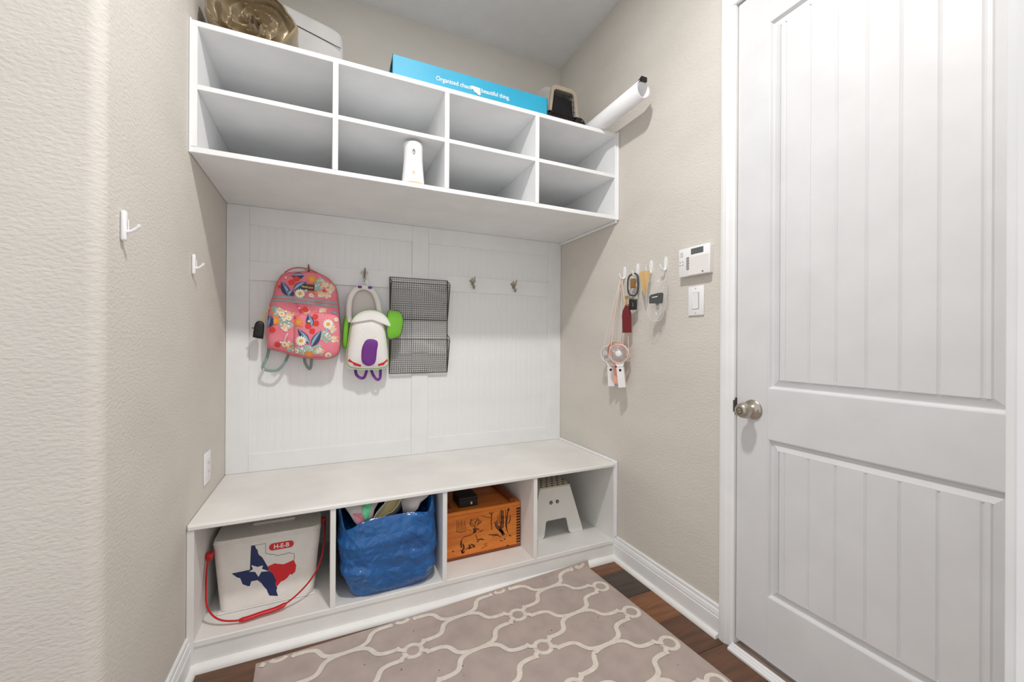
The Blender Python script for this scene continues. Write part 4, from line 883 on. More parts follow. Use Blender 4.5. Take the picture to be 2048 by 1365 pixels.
# ------------------------------------------------------------------ coat hooks on the rail
def coat_hook(loc, label, group=None):
    t = thing('coat_hook', label, 'hook', loc, group)
    mb = MB(); mb.prism([(a * 1.35, b * 1.25) for a, b in [(-0.0065, -0.012), (0.0065, -0.012), (0.0075, 0.0), (0.0135, 0.006), (0.0115, 0.013), (0.004, 0.009), (0.0045, 0.017), (0.0, 0.024), (-0.0045, 0.017), (-0.004, 0.009), (-0.0115, 0.013), (-0.0135, 0.006), (-0.0075, 0.0)]], -0.005, 0.0, 'y'); mb.build('back_plate', 'hook_metal', t, local=True)
    mb = MB(); mb.tube(spline([(0, -0.004, -0.004), (0, -0.012, -0.020), (0, -0.020, -0.034), (0, -0.031, -0.036), (0, -0.037, -0.026), (0, -0.038, -0.019)], 5), [0.0042] * 12 + [0.0036] * 12 + [0.0032] * 2, 8); mb.build('lower_prong', 'hook_metal', t, local=True, smooth=50)
    mb = MB(); mb.tube(spline([(0, -0.004, 0.0), (0, -0.016, 0.0), (0, -0.030, 0.007), (0, -0.042, 0.022), (0, -0.045, 0.028)], 5), [0.005] * 10 + [0.0034] * 11, 8); mb.build('upper_prong', 'hook_metal', t, local=True, smooth=50)
    return t
h0 = coat_hook((1.166, -0.0002, 1.424), 'empty double coat hook beside the wire basket')
for lc, lb_ in (((1.422, -0.0002, 1.421), 'empty double coat hook closest to the beige wall with the fans'), ((0.334, -0.0002, 1.425), 'metal coat hook above the pink floral backpack'), ((0.587, -0.0002, 1.428), 'metal coat hook carrying the white and purple backpack')):
    c = copy_tree(h0, None, lc); c['label'] = lb_

# ------------------------------------------------------------------ pink floral backpack
pb = thing('backpack', 'pink floral backpack with sage straps hanging on a hook', 'backpack', (0.32, -0.06, 1.0))
body = Pillow(PB_BODY, -0.045, 0.062, 5, 0.45, 4); mb = MB(); body.mesh(mb, 0.030, 0.0016); bo = mb.build('main_body', 'pink', pb, smooth=70)
pk = Pillow(PB_POCKET, -0.088, 0.040, 6, 0.42, 3); mb = MB(); pk.mesh(mb, 0.016); po = mb.build('front_pocket', 'pink', pb, smooth=70)
# piping along the edges
def piping(pil, rho, r, name, m_, par, yo=0.0):
    path = [(pil.c[0] + (x - pil.c[0]) * rho, pil.y0 - pil.d * pil.prof(rho) + yo, pil.c[1] + (z - pil.c[1]) * rho) for x, z in pil.o]
    o = MB().tube(path, r, 6, closed=True).build(name, m_, par, smooth=60); o.location = (0, 0, 0); return o
piping(body, 0.965, 0.003, 'piping', 'pink_trim', bo); piping(pk, 0.975, 0.0024, 'piping', 'pink_trim', po)
piping(body, 1.0, 0.0035, 'back_edge', 'sage', bo, 0.02)
for bd, m_ in ((PB_BAND1, 'sage_band'), (PB_BAND2, 'sage_band')):
    vs = []; fs = []; q = spline([(a, 0, b) for a, b in bd], 6)
    for p in q:
        for dz in (0.0055, 0.0, -0.0055):
            x, z = p.x, p.z + dz; r_ = 1 / body.radius(x, z)
            if r_ > 0.985: x = body.c[0] + (x - body.c[0]) * 0.985 / r_; z = body.c[1] + (z - body.c[1]) * 0.985 / r_
            vs.append((x, body.y(x, z) - (0.003 if dz == 0 else 0.0012), z))
    k = len(q)
    for i in range(k - 1): fs += [(3 * i, 3 * i + 1, 3 * i + 4, 3 * i + 3), (3 * i + 1, 3 * i + 2, 3 * i + 5, 3 * i + 4)]
    o = MB().add(vs, fs).build('zip_tape', m_, bo, smooth=60, recalc=False); o.location = (0, 0, 0)
q = spline([((a[0] + b[0]) / 2, 0, (a[1] + b[1]) / 2) for a, b in zip(PB_BAND1, PB_BAND2)], 6); vs = []; fs = []
for p in q:
    for dz in (0.0045, -0.0045):
        x, z = p.x, p.z + dz; r_ = 1 / body.radius(x, z)
        if r_ > 0.985: x = body.c[0] + (x - body.c[0]) * 0.985 / r_; z = body.c[1] + (z - body.c[1]) * 0.985 / r_
        vs.append((x, body.y(x, z) - 0.0012, z))
o = MB().add(vs, [(2 * i, 2 * i + 1, 2 * i + 3, 2 * i + 2) for i in range(len(q) - 1)]).build('zip_strip', 'pink_trim', bo, recalc=False); o.location = (0, 0, 0)
# floral print (flat, follows the cloth)
def floral(name, pil, par, ok):
    mb = MB(); lf = [0.0008]
    def put(m_, poly):
        cx_ = sum(a for a, b in poly) / len(poly); cz_ = sum(b for a, b in poly) / len(poly)
        if not ok(cx_, cz_): return
        mb.use(m_); pil.decal(mb, poly, lf[0]); lf[0] += 0.00003
    for i, (x, z) in enumerate(PB_POS['teal']): put('p_teal', circ(x, z, 0.024, 11, 0.3, i))
    for i, (x, z) in enumerate(PB_POS['cream']): put('p_cream', circ(x, z, 0.017, 10, 0.28, i * 2))
    for i, (x, z) in enumerate(PB_POS['cream'] + PB_POS['teal']):
        for k in range(5):
            a = k * 1.3 + i; put(('p_white', 'p_teal', 'p_orange', 'p_cream', 'p_white')[(k + i) % 5], circ(x + 0.012 * math.cos(a), z + 0.012 * math.sin(a), 0.0052 if k % 2 else 0.0038, 7, 0.2, k))
    for i, (x, z) in enumerate(PB_POS['orange']): put('p_orange', circ(x, z, 0.019, 12, 0.16, i)); put('p_yellow', circ(x, z, 0.009, 10, 0.2, i))
    for a, b in PB_LEAF: put('p_navy', leaf(a, b, 0.016)); put('p_blue', leaf(a, b, 0.0115, 1 if a[0] < b[0] else -1))
    for i, (x, z) in enumerate(PB_POS['berry']): put('p_red', circ(x, z, 0.0125, 12, 0.1, i))
    for i, (x, z) in enumerate(PB_POS['daisy']):
        r_ = (0.024, 0.026, 0.026, 0.015, 0.011, 0.012, 0.017, 0.013, 0.014, 0.011)[i]
        put('p_white', star(x, z, r_, 13, 0.70)); put('p_yellow', circ(x, z, r_ * 0.34, 10))
    for i in range(22):
        rr = random.Random(i); x, z = rr.uniform(0.18, 0.46), rr.uniform(1.02, 1.39)
        put(('p_cream', 'p_red', 'p_teal', 'p_white', 'p_orange')[i % 5], circ(x, z, rr.uniform(0.004, 0.008), 8, 0.2, i))
    o = mb.build(name, None, par, smooth=70, recalc=False); o.location = (0, 0, 0); o['kind'] = 'stuff'
floral('flower_print', body, bo, lambda x, z: not pk.inside(x, z, 1.02) and not (PB_BAND2[0][1] - 0.025 + 0 < z - (-0.068 * (x - 0.186)) < PB_BAND1[0][1] + 0.006))
floral('flower_print', pk, po, lambda x, z: pk.inside(x, z, 0.96))
# name patch
mb = MB(); vs = []; a, b, c, d = [Vector((p[0], p[1])) for p in PB_LABEL]
for v in range(5):
    for u in range(9):
        p = (a * (1 - u / 8) + b * (u / 8)) * (1 - v / 4) + (d * (1 - u / 8) + c * (u / 8)) * (v / 4); vs.append((p.x, body.y(p.x, p.y) - 0.0035, p.y))
mb.add(vs, [(v * 9 + u, v * 9 + u + 1, (v + 1) * 9 + u + 1, (v + 1) * 9 + u) for v in range(4) for u in range(8)]); lbp = mb.build('name_patch', 'label_brown', bo, recalc=False); lbp.location = (0, 0, 0)
mb = MB(); text_into(mb, 'Matilda Jane', 0.0125, lambda u, v: (0.331 + u * 0.78, body.y(0.331 + u * 0.78, 1.332 + v - u * 0.06) - 0.0042, 1.3325 + v - u * 0.06), 'CENTER', 0.25)
o = mb.build('patch_lettering', 'gold', pb, recalc=False)
# top handle, zip pull, straps
mb = MB().tube(spline([(0.235, -0.045, 1.405), (0.262, -0.05, 1.424), (0.30, -0.05, 1.432), (0.345, -0.045, 1.425), (0.39, -0.045, 1.405)], 5), 0.0058, 8, flat=(1, 0.5)); mb.build('grab_handle', 'pink_trim', pb, smooth=60)
mb = MB().tube(spline([(0.256, -0.118, 1.122), (0.250, -0.126, 1.112), (0.246, -0.124, 1.098), (0.240, -0.120, 1.084)], 4), 0.002, 6); mb.tube([(0.224, -0.116, 1.083), (0.236, -0.118, 1.079), (0.246, -0.117, 1.086)], 0.004, 6); mb.build('ribbon_pull', 'cord_white', pb)
for pth in ([(0.173, -0.03, 1.058), (0.166, -0.035, 1.015), (0.150, -0.04, 0.972), (0.156, -0.045, 0.958), (0.185, -0.05, 0.951), (0.212, -0.05, 0.956), (0.236, -0.045, 0.985), (0.254, -0.035, 1.03)], [(0.318, -0.03, 1.02), (0.322, -0.04, 0.985), (0.338, -0.045, 0.958), (0.346, -0.045, 0.966), (0.350, -0.035, 1.02)]):
    mb = MB().ribbon(spline(pth, 6), 0.013, (0.25, -1, 0.1), 0.002); mb.build('strap', 'sage', pb, smooth=60)
mb = MB().box((0.149, -0.048, 0.952), (0.160, -0.040, 0.966), 0.002); mb.build('strap_buckle', 'chrome', pb)
# key tag on chain
mb = MB()
for i in range(9):
    c_ = Vector((0.176 - 0.0035 * i, -0.075, 1.238 - 0.0075 * i)); mb.tube([c_ + Vector((0.0035 * math.cos(a), 0.0022 * math.sin(a) * (i % 2), 0.0055 * math.sin(a))) for a in [k * 0.785 for k in range(8)]], 0.0011, 5, closed=True)
mb.build('key_chain', 'gold', pb, kind='stuff')
kt = Pillow([(0.118, 1.104), (0.150, 1.097), (0.1555, 1.105), (0.159, 1.160), (0.152, 1.174), (0.140, 1.178), (0.128, 1.172), (0.121, 1.155), (0.1155, 1.112)], -0.078, 0.010, 5, 0.5, 2); mb = MB(); kt.mesh(mb, 0.008); mb.box((0.112, -0.083, 1.143), (0.124, -0.078, 1.147)); mb.build('key_tag', 'black', pb, smooth=60)

# ------------------------------------------------------------------ white backpack (plain)
wbk = thing('backpack', "white child's backpack with green piping and purple pocket on a hook", 'backpack', (0.60, -0.05, 0.93))
bp_ = Pillow([(0.520, 1.325), (0.552, 1.348), (0.585, 1.352), (0.618, 1.340), (0.642, 1.312), (0.655, 1.25), (0.66, 1.1), (0.65, 1.0), (0.53, 1.0), (0.516, 1.1), (0.510, 1.25)], -0.022, 0.006, 6, 0.5, 3); mb = MB(); bp_.mesh(mb, 0.014); mb.build('back_panel', 'bag_inner', wbk, smooth=60)
arch_ = spline([(0.514, -0.055, 1.18), (0.512, -0.05, 1.25), (0.520, -0.042, 1.305), (0.545, -0.038, 1.345), (0.583, -0.036, 1.358), (0.622, -0.038, 1.342), (0.645, -0.042, 1.298), (0.655, -0.05, 1.24), (0.664, -0.055, 1.19)], 5)
mb = MB().tube(arch_, 0.0135, 10, flat=(0.75, 1.0)); mb.build('top_edge', 'bag_white', wbk, smooth=60)
main = Pillow([(0.500, 0.966), (0.530, 0.950), (0.600, 0.944), (0.670, 0.947), (0.698, 0.960), (0.702, 1.000), (0.694, 1.080), (0.684, 1.150), (0.672, 1.195), (0.640, 1.222), (0.590, 1.226), (0.545, 1.212), (0.520, 1.180), (0.508, 1.100), (0.498, 1.020)], -0.045, 0.066, 5, 0.45, 4); mb = MB(); main.mesh(mb, 0.030, 0.001); mo = mb.build('main_body', 'bag_white', wbk, smooth=70)
piping(main, 0.93, 0.0022, 'piping', 'lime', mo)
flap = Pillow([(0.517, 1.178), (0.540, 1.215), (0.580, 1.240), (0.630, 1.243), (0.675, 1.222), (0.706, 1.178), (0.708, 1.160), (0.690, 1.165), (0.650, 1.182), (0.600, 1.192), (0.555, 1.190), (0.530, 1.180)], -0.086, 0.030, 4, 0.5, 3); mb = MB(); flap.mesh(mb, 0.030); fo = mb.build('top_flap', 'bag_white', wbk, smooth=70); piping(flap, 0.985, 0.002, 'piping', 'lime', fo)
pp_ = Pillow([(0.572, 0.985), (0.600, 0.968), (0.630, 0.985), (0.638, 1.040), (0.642, 1.085), (0.618, 1.100), (0.588, 1.095), (0.570, 1.060), (0.566, 1.02)], -0.1095, 0.010, 4, 0.5, 3); mb = MB(); pp_.mesh(mb, 0.006); po2 = mb.build('front_pocket', 'purple', wbk, smooth=70)
mb = MB(); mb.use('red_print'); main.decal(mb, [(0.507, 0.992), (0.535, 0.972), (0.566, 0.964), (0.566, 0.974), (0.538, 0.985), (0.512, 1.004)], 0.0012); main.decal(mb, [(0.645, 0.966), (0.672, 0.972), (0.692, 0.990), (0.690, 1.002), (0.668, 0.984), (0.645, 0.976)], 0.0012); o = mb.build('base_trim', None, mo, recalc=False); o.location = (0, 0, 0)
sp_ = Pillow([(0.690, 1.108), (0.735, 1.106), (0.752, 1.118), (0.764, 1.160), (0.766, 1.205), (0.752, 1.238), (0.722, 1.246), (0.690, 1.235)], -0.084, 0.018, 5, 0.5, 3); mb = MB(); sp_.mesh(mb, 0.010); so = mb.build('side_pocket', 'lime', wbk, smooth=70); piping(sp_, 0.985, 0.002, 'piping', 'purple', so)
e_ = Pillow([(0.485, 1.06), (0.502, 1.055), (0.508, 1.12), (0.512, 1.19), (0.500, 1.215), (0.490, 1.19), (0.484, 1.12)], -0.045, 0.022, 5, 0.5, 3); mb = MB(); e_.mesh(mb, 0.012); mb.build('side_pocket', 'lime', wbk, smooth=70)
mb = MB().tube(spline([(0.562, -0.036, 1.352), (0.570, -0.038, 1.375), (0.585, -0.040, 1.398), (0.588, -0.036, 1.398), (0.602, -0.036, 1.372), (0.610, -0.034, 1.350)], 5), 0.003, 6, flat=(1.6, 0.5)); mb.build('hang_loop', 'bag_white', wbk, smooth=60)
for x0, x1 in ((0.553, 0.571), (0.601, 0.619)):
    mb = MB().box((x0, -0.052, 1.352), (x1, -0.044, 1.364), 0.002); mb.build('loop_tab', 'purple', wbk)
for pth in ([(0.545, -0.03, 0.952), (0.548, -0.05, 0.925), (0.565, -0.055, 0.908), (0.585, -0.055, 0.910), (0.600, -0.035, 0.950)], [(0.618, -0.03, 0.95), (0.628, -0.05, 0.918), (0.645, -0.055, 0.897), (0.660, -0.055, 0.905), (0.664, -0.035, 0.95)]):
    mb = MB().ribbon(spline(pth, 6), 0.014, (0.25, -1, 0.1), 0.002); mb.build('strap', 'purple', wbk, smooth=60)

# ------------------------------------------------------------------ wire mesh wall basket
wk = thing('wire_basket', 'dark wire mesh wall organiser with two letter pockets', 'wall organiser', (0.865, -0.03, 0.92))
BX0, BX1, BZ0, BZ1, BY = 0.712, 1.018, 0.922, 1.424, -0.006
def bars(name, segs, r): 
    mb = MB()
    for a, b in segs: mb.tube([a, b], r, 6)
    return mb
mb = MB().tube([(BX0, BY, BZ0), (BX1, BY, BZ0), (BX1, BY, BZ1), (BX0, BY, BZ1)], 0.0032, 8, closed=True); mb.build('back_frame', 'bronze_wire', wk, smooth=50)
def mesh_panel(name, P00, P10, P01, P11, nu, nv, r=0.00062):
    mb = MB(); P00, P10, P01, P11 = map(Vector, (P00, P10, P01, P11))
    for i in range(1, nu):
        u = i / nu; mb.tube([P00 * (1 - u) + P10 * u, P01 * (1 - u) + P11 * u], r, 4)
    for j in range(1, nv):
        v = j / nv; mb.tube([P00 * (1 - v) + P01 * v, P10 * (1 - v) + P11 * v], r, 4)
    return mb.build(name, 'bronze_wire', wk, kind='stuff')
mesh_panel('back_mesh', (BX0, BY, BZ0), (BX1, BY, BZ0), (BX0, BY, BZ1), (BX1, BY, BZ1), 27, 44)
for zb, zt, dp in ((1.205, 1.392, 0.058), (BZ0, 1.100, 0.058)):
    f0, f1 = BY - 0.004, BY - dp
    mesh_panel('pocket_mesh', (BX0, f0 - 0.002, zb), (BX1, f0 - 0.002, zb), (BX0, f1, zt), (BX1, f1, zt), 27, 16)
    for x in (BX0, BX1): mesh_panel('pocket_side', (x, BY, zb), (x, f0 - 0.002, zb), (x, BY, zt), (x, f1, zt), 5, 18)
    mb = MB().tube([(BX0, BY, zt + 0.028), (BX0, f1 + 0.006, zt + 0.006), (BX0 + 0.004, f1, zt), (BX1 - 0.004, f1, zt), (BX1, f1 + 0.006, zt + 0.006), (BX1, BY, zt + 0.028)], 0.0022, 8); mb.build('pocket_rim', 'bronze_wire', wk, smooth=50)
    mb = MB().tube([(BX0, f0 - 0.002, zb), (BX1, f0 - 0.002, zb)], 0.0026, 8); mb.build('pocket_base', 'bronze_wire', wk)
    for x in (BX0, BX1): mb = MB().tube([(x, f0 - 0.002, zb), (x, f1, zt)], 0.0018, 6); mb.build('pocket_edge', 'bronze_wire', wk)
# ------------------------------------------------------------------ left wall: hooks and outlet
def left_hook(loc, label):
    t = thing('wall_hook', label, 'hook', loc)
    mb = MB(); mb.box((0.0003, -0.008, -0.034), (0.0105, 0.008, 0.034), 0.005, seg=3); mb.build('back_plate', 'plastic_white', t, local=True, smooth=50)
    mb = MB().tube(spline([(0.008, 0, -0.012), (0.014, 0, -0.0125), (0.022, 0, -0.008), (0.030, 0, 0.000), (0.033, 0, 0.006)], 5), [0.0038] * 15 + [0.0042] * 6, 8, flat=(1, 1)); mb.build('arm', 'plastic_white', t, local=True, smooth=50)
    mb = MB().tube([(0.0125, 0, 0.014), (0.0128, 0, -0.010)], 0.0012, 6); mb.build('spring_wire', 'plastic_white', t, local=True)
    return t
lh = left_hook((0.0, -1.024, 1.343), 'white adhesive hook by the rounded wall corner')
c = copy_tree(lh, None, (0.0, -0.506, 1.346)); c['label'] = 'white adhesive hook on the beige wall nearer the wall panelling'
ou = thing('power_outlet', 'white wall outlet plate just above the bench seat', 'outlet', (0.0, -0.312, 0.606))
MB().box((0.0002, -0.353, 0.549), (0.006, -0.271, 0.666), 0.003, seg=2).build('cover_plate', 'plastic_white', ou, smooth=40)
ob = MB().box((0.006, -0.333, 0.572), (0.0085, -0.291, 0.643), 0.0015).build('socket_face', 'plastic_cream', ou)
for z in (0.592, 0.624):
    for y_ in (-0.319, -0.305): MB().box((0.0085, y_ - 0.001, z - 0.004), (0.0088, y_ + 0.001, z + 0.004)).build('socket_slot', 'ink', ou)

# ------------------------------------------------------------------ right wall: keypad, switch
kp = thing('alarm_keypad', 'white alarm keypad with grey display beside the door casing', 'keypad', (W, -1.03, 1.413))
KX = W - 0.0245; KY0, KY1, KZ0, KZ1 = -1.110, -0.962, 1.356, 1.470
MB().box((KX + 0.010, KY0 + 0.004, KZ0 + 0.003), (W - 0.0003, KY1 - 0.004, KZ1 - 0.003), 0.002).build('back_box', 'plastic_white', kp)
MB().box((KX, KY0, KZ0), (KX + 0.010, KY1, KZ1), 0.003, seg=2).build('face', 'plastic_white', kp, smooth=40)
kd = MB().box((KX - 0.0012, KY0 + 0.002, KZ0 + 0.002), (KX + 0.002, -1.012, KZ1 - 0.038), 0.0012).build('flip_cover', 'plastic_cream', kp)
MB().box((KX - 0.0016, -1.082, KZ1 - 0.030), (KX + 0.001, -1.024, KZ1 - 0.008), 0.0006).build('display', 'screen', kp)
for i in range(5): MB().box((KX - 0.0018, -1.016, KZ0 + 0.026 + i * 0.0105), (KX - 0.0004, -1.002, KZ0 + 0.0335 + i * 0.0105)).build('key_label', 'plastic_grey', kp)
for i in range(4):
    y_, z = -0.968 - 0.014 * (i % 2), 1.417 - 0.013 * (i // 2); MB().lathe([(0.0019, 0), (0.0019, 0.0012)], (KX + 0.0002, y_ - 0.002, z), (-1, 0, 0), 8).build('status_light', 'ink', kp)
for i in range(4): MB().box((KX - 0.0004, -0.985, 1.437 + i * 0.0052), (KX + 0.001, -0.970, 1.4385 + i * 0.0052)).build('speaker_slot', 'plastic_grey', kp)
mb = MB(); text_into(mb, 'fbii', 0.007, lambda u, v: (KX - 0.0016, -1.076 - u, KZ0 + 0.008 + v), bold=0.0003); mb.build('maker_mark', 'dark_grey', kp, recalc=False)
sw = thing('light_switch', 'white rocker light switch plate below the keypad', 'switch', (W, -1.03, 1.26))
MB().box((W - 0.0065, -1.068, 1.199), (W - 0.0002, -0.994, 1.315), 0.003, seg=2).build('cover_plate', 'plastic_white', sw, smooth=40)
MB().box((W - 0.0078, -1.0475, 1.2235), (W - 0.006, -1.0145, 1.2905), 0.0006).build('rocker_frame', 'plastic_grey', sw)
MB().prism([(W - 0.006, 1.225), (W - 0.0082, 1.225), (W - 0.0105, 1.289), (W - 0.006, 1.289)], -1.0455, -1.0165, 'y').build('rocker', 'plastic_white', sw)
for z in (1.208, 1.306): MB().lathe([(0.0022, 0), (0.002, 0.001)], (W - 0.0065, -1.031, z), (-1, 0, 0), 10).build('screw', 'plastic_grey', sw)

# ------------------------------------------------------------------ right wall: row of adhesive hooks
def right_hook(loc, label):
    t = thing('wall_hook', label, 'hook', loc)
    mb = MB(); pl = [(0.0075 * math.cos(R(a)), 0.030 * math.sin(R(a)) * (1.0 if a < 180 else 1.0)) for a in range(0, 360, 15)]
    mb.prism([(a, b) for a, b in pl], -0.0065, -0.0004, 'x'); mb.build('back_plate', 'plastic_white', t, local=True, smooth=40)
    mb = MB().tube(spline([(-0.005, 0, -0.020), (-0.014, 0, -0.030), (-0.024, 0, -0.029), (-0.032, 0, -0.018), (-0.037, 0, -0.004)], 5), [0.0046] * 14 + [0.0038] * 7, 8, flat=(1.3, 0.8)); mb.build('arm', 'plastic_white', t, local=True, smooth=50)
    return t
HZ = 1.432
rh = right_hook((W, -0.604, HZ), 'white adhesive hook with the mini fan lanyards')
for y_, lb_ in ((-0.696, 'white adhesive hook with keys and dark red strap'), (-0.784, 'white adhesive hook behind the thin wood wedge'), (-0.871, 'white adhesive hook with the clear plastic loop')):
    c = copy_tree(rh, None, (W, y_, HZ)); c['label'] = lb_
HX = W - 0.024; HB_ = HZ - 0.0245      # resting point in each hook

# mini fans on lanyards: faces turned towards the room
def fan(center, tilt, hc, cordm, label, ringm=None, turn=52, R_=0.044):
    c = Vector(center); t = thing('hand_fan', label, 'fan', c - Vector((0, 0, 0.16)), 'mini fans on one hook')
    n_ = Vector((-math.sin(R(turn)), -math.cos(R(turn)), 0)); s_ = Vector((math.cos(R(turn)), -math.sin(R(turn)), 0)); up = Vector((0, 0, 1))
    s2 = s_ * math.cos(tilt) + up * math.sin(tilt); u2 = up * math.cos(tilt) - s_ * math.sin(tilt)
    def P(a, b, d=0.0): return c + s2 * a + u2 * b + n_ * d
    hm = hc
    for d in (0.009, -0.009):
        MB().tube([P(R_ * math.cos(2 * math.pi * i / 36), R_ * math.sin(2 * math.pi * i / 36), d) for i in range(36)], 0.0026, 6, closed=True).build('guard_ring', (ringm or hm) if d > 0 else hm, t, smooth=60)
    MB().lathe([(R_ - 0.001, -0.010), (R_ + 0.0015, -0.010), (R_ + 0.0015, 0.010), (R_ - 0.001, 0.010), (R_ - 0.001, -0.010)], c, n_, 36, caps=False).build('guard_rim', hm, t, smooth=40)
    mb = MB()
    for k in range(30):
        a0 = 2 * math.pi * k / 30; mb.tube([P(r * math.cos(a0 + 0.9 * (r / R_)), r * math.sin(a0 + 0.9 * (r / R_)), 0.012 - 0.004 * (r / R_)) for r in (0.012, 0.02, 0.03, 0.038, R_)], 0.0008, 4)
    mb.build('front_grille', hm, t, kind='stuff')
    MB().lathe([(0.0, 0.0155), (0.0115, 0.015), (0.0142, 0.0135), (0.0142, 0.009)], c, n_, 20).build('hub_cap', 'fan_white', t, smooth=40)
    for k in range(4):
        a = 2 * math.pi * k / 4 + 0.5; pts = [(0.008, -0.15), (0.018, -0.35), (0.034, -0.3), (0.038, 0.1), (0.030, 0.42), (0.014, 0.3)]
        vs = [P(r * math.cos(a + b), r * math.sin(a + b), 0.004 + 0.010 * b * r / 0.04) for r, b in pts]; vs += [v - n_ * 0.001 for v in vs]; n = len(pts)
        MB().add(vs, [tuple(range(n)), tuple(range(2 * n - 1, n - 1, -1))] + [(i, n + i, n + (i + 1) % n, (i + 1) % n) for i in range(n)]).build('blade', 'plastic_grey' if hm == 'fan_white' else hm, t)
    MB().lathe([(0.0, -0.012), (0.016, -0.012), (0.016, -0.006), (0.0, -0.006)], c, n_, 18).build('motor', hm, t)
    def slab(name, a0, a1, b0, b1, d0, d1, m_, tp=0.0, par=None):
        q = [(a0 - tp, b1), (a1 + tp, b1), (a1, b0), (a0, b0)]; vs = [P(a, b, d) for d in (d1, d0) for a, b in q]
        o = MB().add(vs, [(0, 1, 2, 3), (7, 6, 5, 4), (0, 4, 5, 1), (1, 5, 6, 2), (2, 6, 7, 3), (3, 7, 4, 0)]).build(name, m_, par or t); return o
    slab('neck', -0.014, 0.014, -0.062, -R_ + 0.001, -0.008, 0.008, hm, 0.007)
    hdl = slab('handle', -0.0165, 0.0165, -0.160, -0.0635, -0.010, 0.010, hm)
    MB().lathe([(0.0, 0.0), (0.0062, 0.0), (0.0055, 0.0018), (0.0, 0.002)], P(0, -0.078, 0.010), n_, 14).build('power_button', 'black', t, smooth=40)
    for sg in (-1, 1):
        e0 = P(sg * (R_ + 0.002), -0.018, 0.0); MB().box(e0 - Vector((0.002, 0.002, 0.007)), e0 + Vector((0.002, 0.002, 0.007)), 0.001).build('cord_end', cordm, t)
        top = Vector((HX + 0.004 * sg, -0.604 + 0.003 * sg, HB_ + 0.006))
        mid = (e0 + top) / 2 + s_ * (0.006 * sg) + Vector((0, 0, -0.01))
        MB().tube(spline([e0, e0 * 0.7 + mid * 0.3, mid, top], 6), 0.0018, 6).build('lanyard', cordm, t, smooth=60)
    return t
fan((1.682, -0.644, 1.036), R(6), 'fan_white', 'cord_pink', 'white mini fan with pink-edged ring overlapping the pink fan', 'cord_pink')
fan((1.706, -0.596, 1.049), R(2), 'fan_pink', 'cord_pink', 'salmon pink mini fan hanging between two white fans')
fan((1.709, -0.545, 1.031), R(3), 'fan_white', 'cord_white', 'white mini fan with all-white ring tucked behind the pink fan')

# keys on a carabiner
ky = thing('key_bunch', 'keys on a black carabiner with dark red strap and gold heart', 'keys', (1.72, -0.69, 1.14))
qy = -0.696
cyy = lambda p: (1.7225 + (p[2] if len(p) > 2 else 0) - 0.6 * p[0] * 1.15, qy + 0.8 * p[0] * 1.15, p[1])
KR = Matrix.Rotation(R(37), 3, 'Z')
loop = spline([cyy(p) for p in [(0.006, 1.412, 0.004), (0.020, 1.395), (0.022, 1.34), (0.014, 1.315), (-0.006, 1.312), (-0.016, 1.33), (-0.018, 1.39), (-0.008, 1.410, 0.004)]], 5, True)
MB().tube(loop, 0.0044, 8, closed=True).build('carabiner', 'dark_grey', ky, smooth=50)
MB().tube([cyy((0.018, 1.385)), cyy((0.020, 1.35)), cyy((0.012, 1.318))], 0.003, 6).build('carabiner_gate', 'chrome', ky)
MB().box((1.716, qy - 0.011, 1.345), (1.724, qy + 0.013, 1.390), 0.003, rot=KR).build('amber_key', 'amber', ky)
MB().lathe([(0.012, -0.001), (0.0145, -0.001), (0.0145, 0.001), (0.012, 0.001), (0.012, -0.001)], cyy((-0.004, 1.303)), (-0.8, -0.6, 0), 20, caps=False).build('key_ring', 'chrome', ky, smooth=40)
MB().box((1.704, qy - 0.030, 1.242), (1.716, qy + 0.006, 1.292), 0.004, seg=2, rot=KR).build('car_key', 'black_gloss', ky, smooth=40)
for i, (dy, tl) in enumerate(((-0.002, 0.1), (-0.012, -0.25), (0.008, 0.4))):
    rot = Matrix.Rotation(tl, 3, 'X'); z0 = 1.283; mb = MB().box((1.702 + i * 0.0022, qy + dy - 0.003, z0 - 0.026), (1.7036 + i * 0.0022, qy + dy + 0.003, z0 + 0.006), 0.0004, rot=rot); mb.lathe([(0.0065, 0), (0.0065, 0.0016)], (1.7036 + i * 0.0022, qy + dy, z0 + 0.012), (-1, 0, 0), 12); mb.build('door_key', 'nickel', ky)
hrt = [(0.0115 * (16 * math.sin(t) ** 3) / 16, 1.302 + 0.0115 * (13 * math.cos(t) - 5 * math.cos(2 * t) - 2 * math.cos(3 * t) - math.cos(4 * t)) / 15) for t in [2 * math.pi * i / 28 for i in range(28)]]
MB().prism([(qy + 0.028 + a, b) for a, b in hrt], 1.704, 1.708, 'x').build('heart_charm', 'gold', ky)
MB().box((1.704, qy + 0.022, 1.262), (1.710, qy + 0.034, 1.287), 0.002).build('strap_clasp', 'gold', ky)
vs = []; Q = [(1.272, 0.004, 0.002), (1.262, 0.010, 0.0), (1.24, 0.018, -0.002), (1.215, 0.022, -0.002), (1.18, 0.021, 0.0), (1.136, 0.021, 0.001)]
for z, hw, dx in Q: vs += [(1.704 + dx + hw * 0.6, qy + 0.024 - hw * 0.79, z), (1.704 + dx - hw * 0.6, qy + 0.024 + hw * 0.79, z)]
mb = MB(); mb.add(vs, [(2 * i, 2 * i + 1, 2 * i + 3, 2 * i + 2) for i in range(len(Q) - 1)]); o = mb.build('wrist_strap', 'maroon', ky, recalc=False); s_ = o.modifiers.new('thickness', 'SOLIDIFY'); s_.thickness = 0.004

